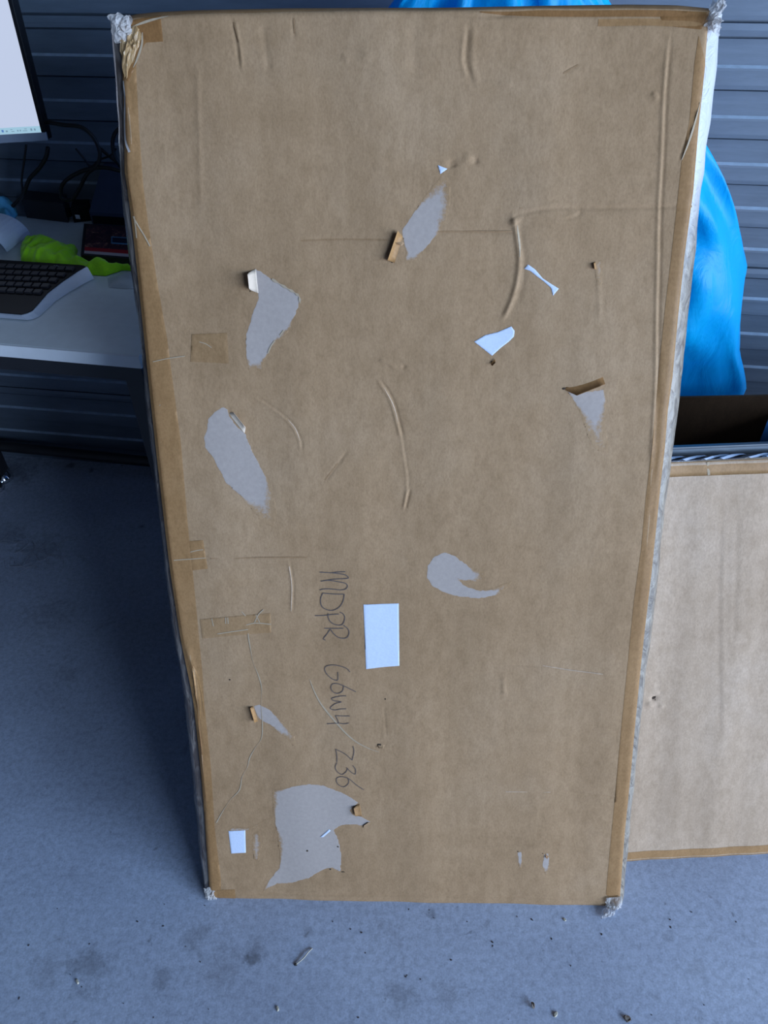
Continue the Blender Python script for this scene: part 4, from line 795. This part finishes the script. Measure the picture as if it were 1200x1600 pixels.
for i, (u, wv, h_, m_) in enumerate(((-.012, .003, .004, M_IC2), (-.019, .0035, .0045, M_IC2), (-.032, .009, .0012, M_IC2), (-.030, .005, .0012, M_IC2), (-.041, .0025, .003, M_IC2), (-.046, .0025, .003, M_IC2), (-.056, .006, .0012, M_IC2), (-.058, .004, .0012, M_IC2), (-.068, .004, .003, M_IC2), (-.076, .004, .0045, M_IC), (-.086, .004, .004, M_IC), (-.096, .004, .004, M_IC))):
    z_ = .0195+(.0035 if i in (3, 7) else 0); mon('taskbar_icon', (MWd/2-.008+u-wv/2, MWd/2-.008+u+wv/2, -.0031, -.0025, z_, z_+h_), m_, 0)
box('stand_post', (-.022, .022, -.012, .012, .01, .34), M_KBK, MO, .004); box('stand_neck', (-.02, .02, -.085, -.01, .29, .33), M_KBK, MO, .004); box('stand_foot', (-.07, .028, -.05, .05, 0, .012), M_KBK, MO, .003)
# cables hanging behind the desk
M_CAB = simple('black_cable_sheath', lin(14, 14, 17), .4, nscale=30, namp=.1)
def cable(pts, r, lab, Y=1.74, grp=None, seed=0):
    P = []
    for p in pts:
        yy = Y+(p[2] if len(p) > 2 else 0); P.append(ony(p[0], p[1], yy))
    c_ = P[0].copy(); V, F = tubeVF([p-c_ for p in P], r, 8); o = mesh('cable', V, F, M_CAB, None, True); o.location = c_; tag(o, lab, 'cable'); return o
cable([(60, 190), (75, 191), (100, 195), (125, 198), (142, 210), (153, 228), (156, 245), (150, 260), (136, 272), (124, 295), (112, 312), (98, 310), (95, 298), (100, 285), (118, 272), (140, 264), (165, 262), (192, 268)], .0042, 'thick black cable drooping from the monitor and looping back to the right')
cable([(75, 230), (72, 245), (62, 262), (46, 280), (38, 300), (30, 312, .02), (20, 322, .03)], .0044, 'black cable running down below the monitor corner', 1.75)
cable([(41, 226), (38, 250), (34, 280), (35, 300), (30, 315, .02)], .0024, 'thin straight black cable hanging below the monitor', 1.77)
cable([(118, 232), (130, 246), (142, 260), (155, 250), (172, 243), (182, 232)], .0022, 'thin black cable crossing the loop of the thick one', 1.78)
cable([(192, 196), (180, 208), (176, 222), (178, 240), (186, 256), (200, 275)], .0042, 'thick black cable curving down beside the big carton', 1.76)
cable([(156, 232), (172, 245), (186, 256), (198, 266)], .0038, 'black cable slanting down from the loop to the big carton', 1.79)
# ------------------------------------------------------------------ bits on the floor
M_LEAF = simple('dry_leaf', lin(112, 100, 90), .8, nscale=200, namp=.2); M_TWIG = simple('pale_fibre', lin(176, 168, 150), .7, nscale=100, namp=.2); M_GRIT = simple('dark_grit', lin(58, 54, 54), .85, nscale=200, namp=.3)
p = onz(463, 1507); q_ = onz(488, 1482); V, F = tubeVF([(0, 0, .0016), tuple((q_-p)*.35+np.array([.003, 0, .003])), tuple((q_-p)*.7+np.array([.001, 0, .003])), tuple((q_-p)+np.array([0, 0, .0012]))], .0010, 6); tw = mesh('straw', V, F, M_TWIG, None, True); tw.location = p; tag(tw, 'short pale straw on the floor in front of the big carton', 'straw')
def chip(px, py, r, el, ang, mat, name, lab, cat, curl=0., grp=None):
    c_ = onz(px, py); V = []; k = 9
    for lvl in (0, 1):
        for i in range(k):
            t = 2*math.pi*i/k; rr = r*random.uniform(.7, 1.1)*(1 if lvl == 0 else .7); x, y = rr*math.cos(t)*el, rr*math.sin(t)
            V.append((x*math.cos(ang)-y*math.sin(ang), x*math.sin(ang)+y*math.cos(ang), (.0003 if lvl == 0 else r*.45)+curl*(math.cos(2*t)+1)*r))
    F = [tuple(range(k))[::-1], tuple(range(k, 2*k))]+[(i, (i+1) % k, k+(i+1) % k, k+i) for i in range(k)]
    o = mesh(name, V, F, mat); o.location = c_; tag(o, lab, cat, grp); return o
chip(832, 1571, .006, .55, .2, M_LEAF, 'dry_leaf', 'small curled dry leaf on the floor near the lower right', 'leaf', .5)
chip(868, 1585, .006, .5, -.7, M_TWIG, 'wood_chip', 'pale narrow wood chip on the floor right of the curled leaf', 'chip')
chip(980, 1592, .006, 1.2, -.6, M_LEAF, 'bark_flake', 'dark bark flake at the bottom edge of the photo, right side', 'flake', .2)
chip(882, 1437, .004, .7, .8, M_TWIG, 'wood_chip', 'tiny pale chip on the floor just below the middle carton edge', 'chip')
chip(462, 1507, .0036, .8, .8, M_GRIT, 'soil_crumb', 'dark soil crumb at the lower end of the straw', 'crumb')
chip(121, 1534, .006, .4, .6, M_TWIG, 'wood_chip', 'pale chip lying on the dark smudge at the lower left', 'chip')
chip(434, 1576, .005, .5, .2, M_TWIG, 'wood_chip', 'tiny pale chip on the floor below the straw', 'chip')
gr = [(257, 1413), (215, 1440), (193, 1568), (255, 1447), (45, 1477), (140, 1475), (565, 1457), (548, 1452), (571, 1489), (326, 1577), (671, 1422), (678, 1434), (808, 1432), (831, 1437), (770, 1478), (769, 1472), (1047, 1437), (1048, 1449), (634, 1526), (639, 1421), (985, 1594), (1018, 1586), (795, 1593), (320, 1415), (862, 1467), (110, 1523), (128, 1542), (290, 1479), (313, 1503), (20, 917), (60, 890), (80, 957), (143, 735), (166, 770), (104, 729), (222, 822), (205, 846), (175, 730), (200, 738), (228, 745), (636, 1524), (657, 1530), (892, 1509), (730, 1440), (705, 1500), (940, 1460), (1080, 1425), (1100, 1570), (1150, 1440), (520, 1440), (560, 1590), (90, 1420), (30, 1560), (240, 1590), (1170, 1530)]
V = []; F = []
for gx, gy in gr:
    c_ = onz(gx, gy); r = random.uniform(.0008, .0018); k = len(V); el = random.uniform(.6, 2.); an = random.uniform(0, 3)
    for lvl in (0, 1):
        for i in range(6):
            t = i*math.pi/3; rr = r*random.uniform(.6, 1.1)*(1, .6)[lvl]; x, y = rr*math.cos(t)*el, rr*math.sin(t); V.append((c_[0]+x*math.cos(an)-y*math.sin(an), c_[1]+x*math.sin(an)+y*math.cos(an), .0002+lvl*r*.5))
    F += [tuple(k+i for i in range(6))[::-1], tuple(k+6+i for i in range(6))]+[(k+i, k+(i+1) % 6, k+6+(i+1) % 6, k+6+i) for i in range(6)]
o = mesh('grit', V, F, M_GRIT); tag(o, 'scattered dark grit on the concrete floor', 'grit', None, 'stuff')
# hair and fluff at the left
V = []; F = []
for s in range(26):
    c_ = onz(random.uniform(-20, 90), random.uniform(835, 890)); P = [c_]; a_ = random.uniform(0, 6.28)
    for i in range(7): a_ += random.uniform(-.7, .7); P.append(P[-1]+np.array([math.cos(a_), math.sin(a_), 0])*random.uniform(.008, .02))
    for i, p in enumerate(P): p[2] = .001+.004*math.sin(math.pi*i/7)*random.random()
    v, f = tubeVF(P, .00035, 4); k = len(V); V += v; F += [tuple(i+k for i in q) for q in f]
tag(mesh('dust_fluff', V, F, simple('grey_fluff', lin(140, 140, 150), .9, nscale=50)), 'tangle of grey hair and fluff on the floor at the left under the desk', 'dust', None, 'stuff')
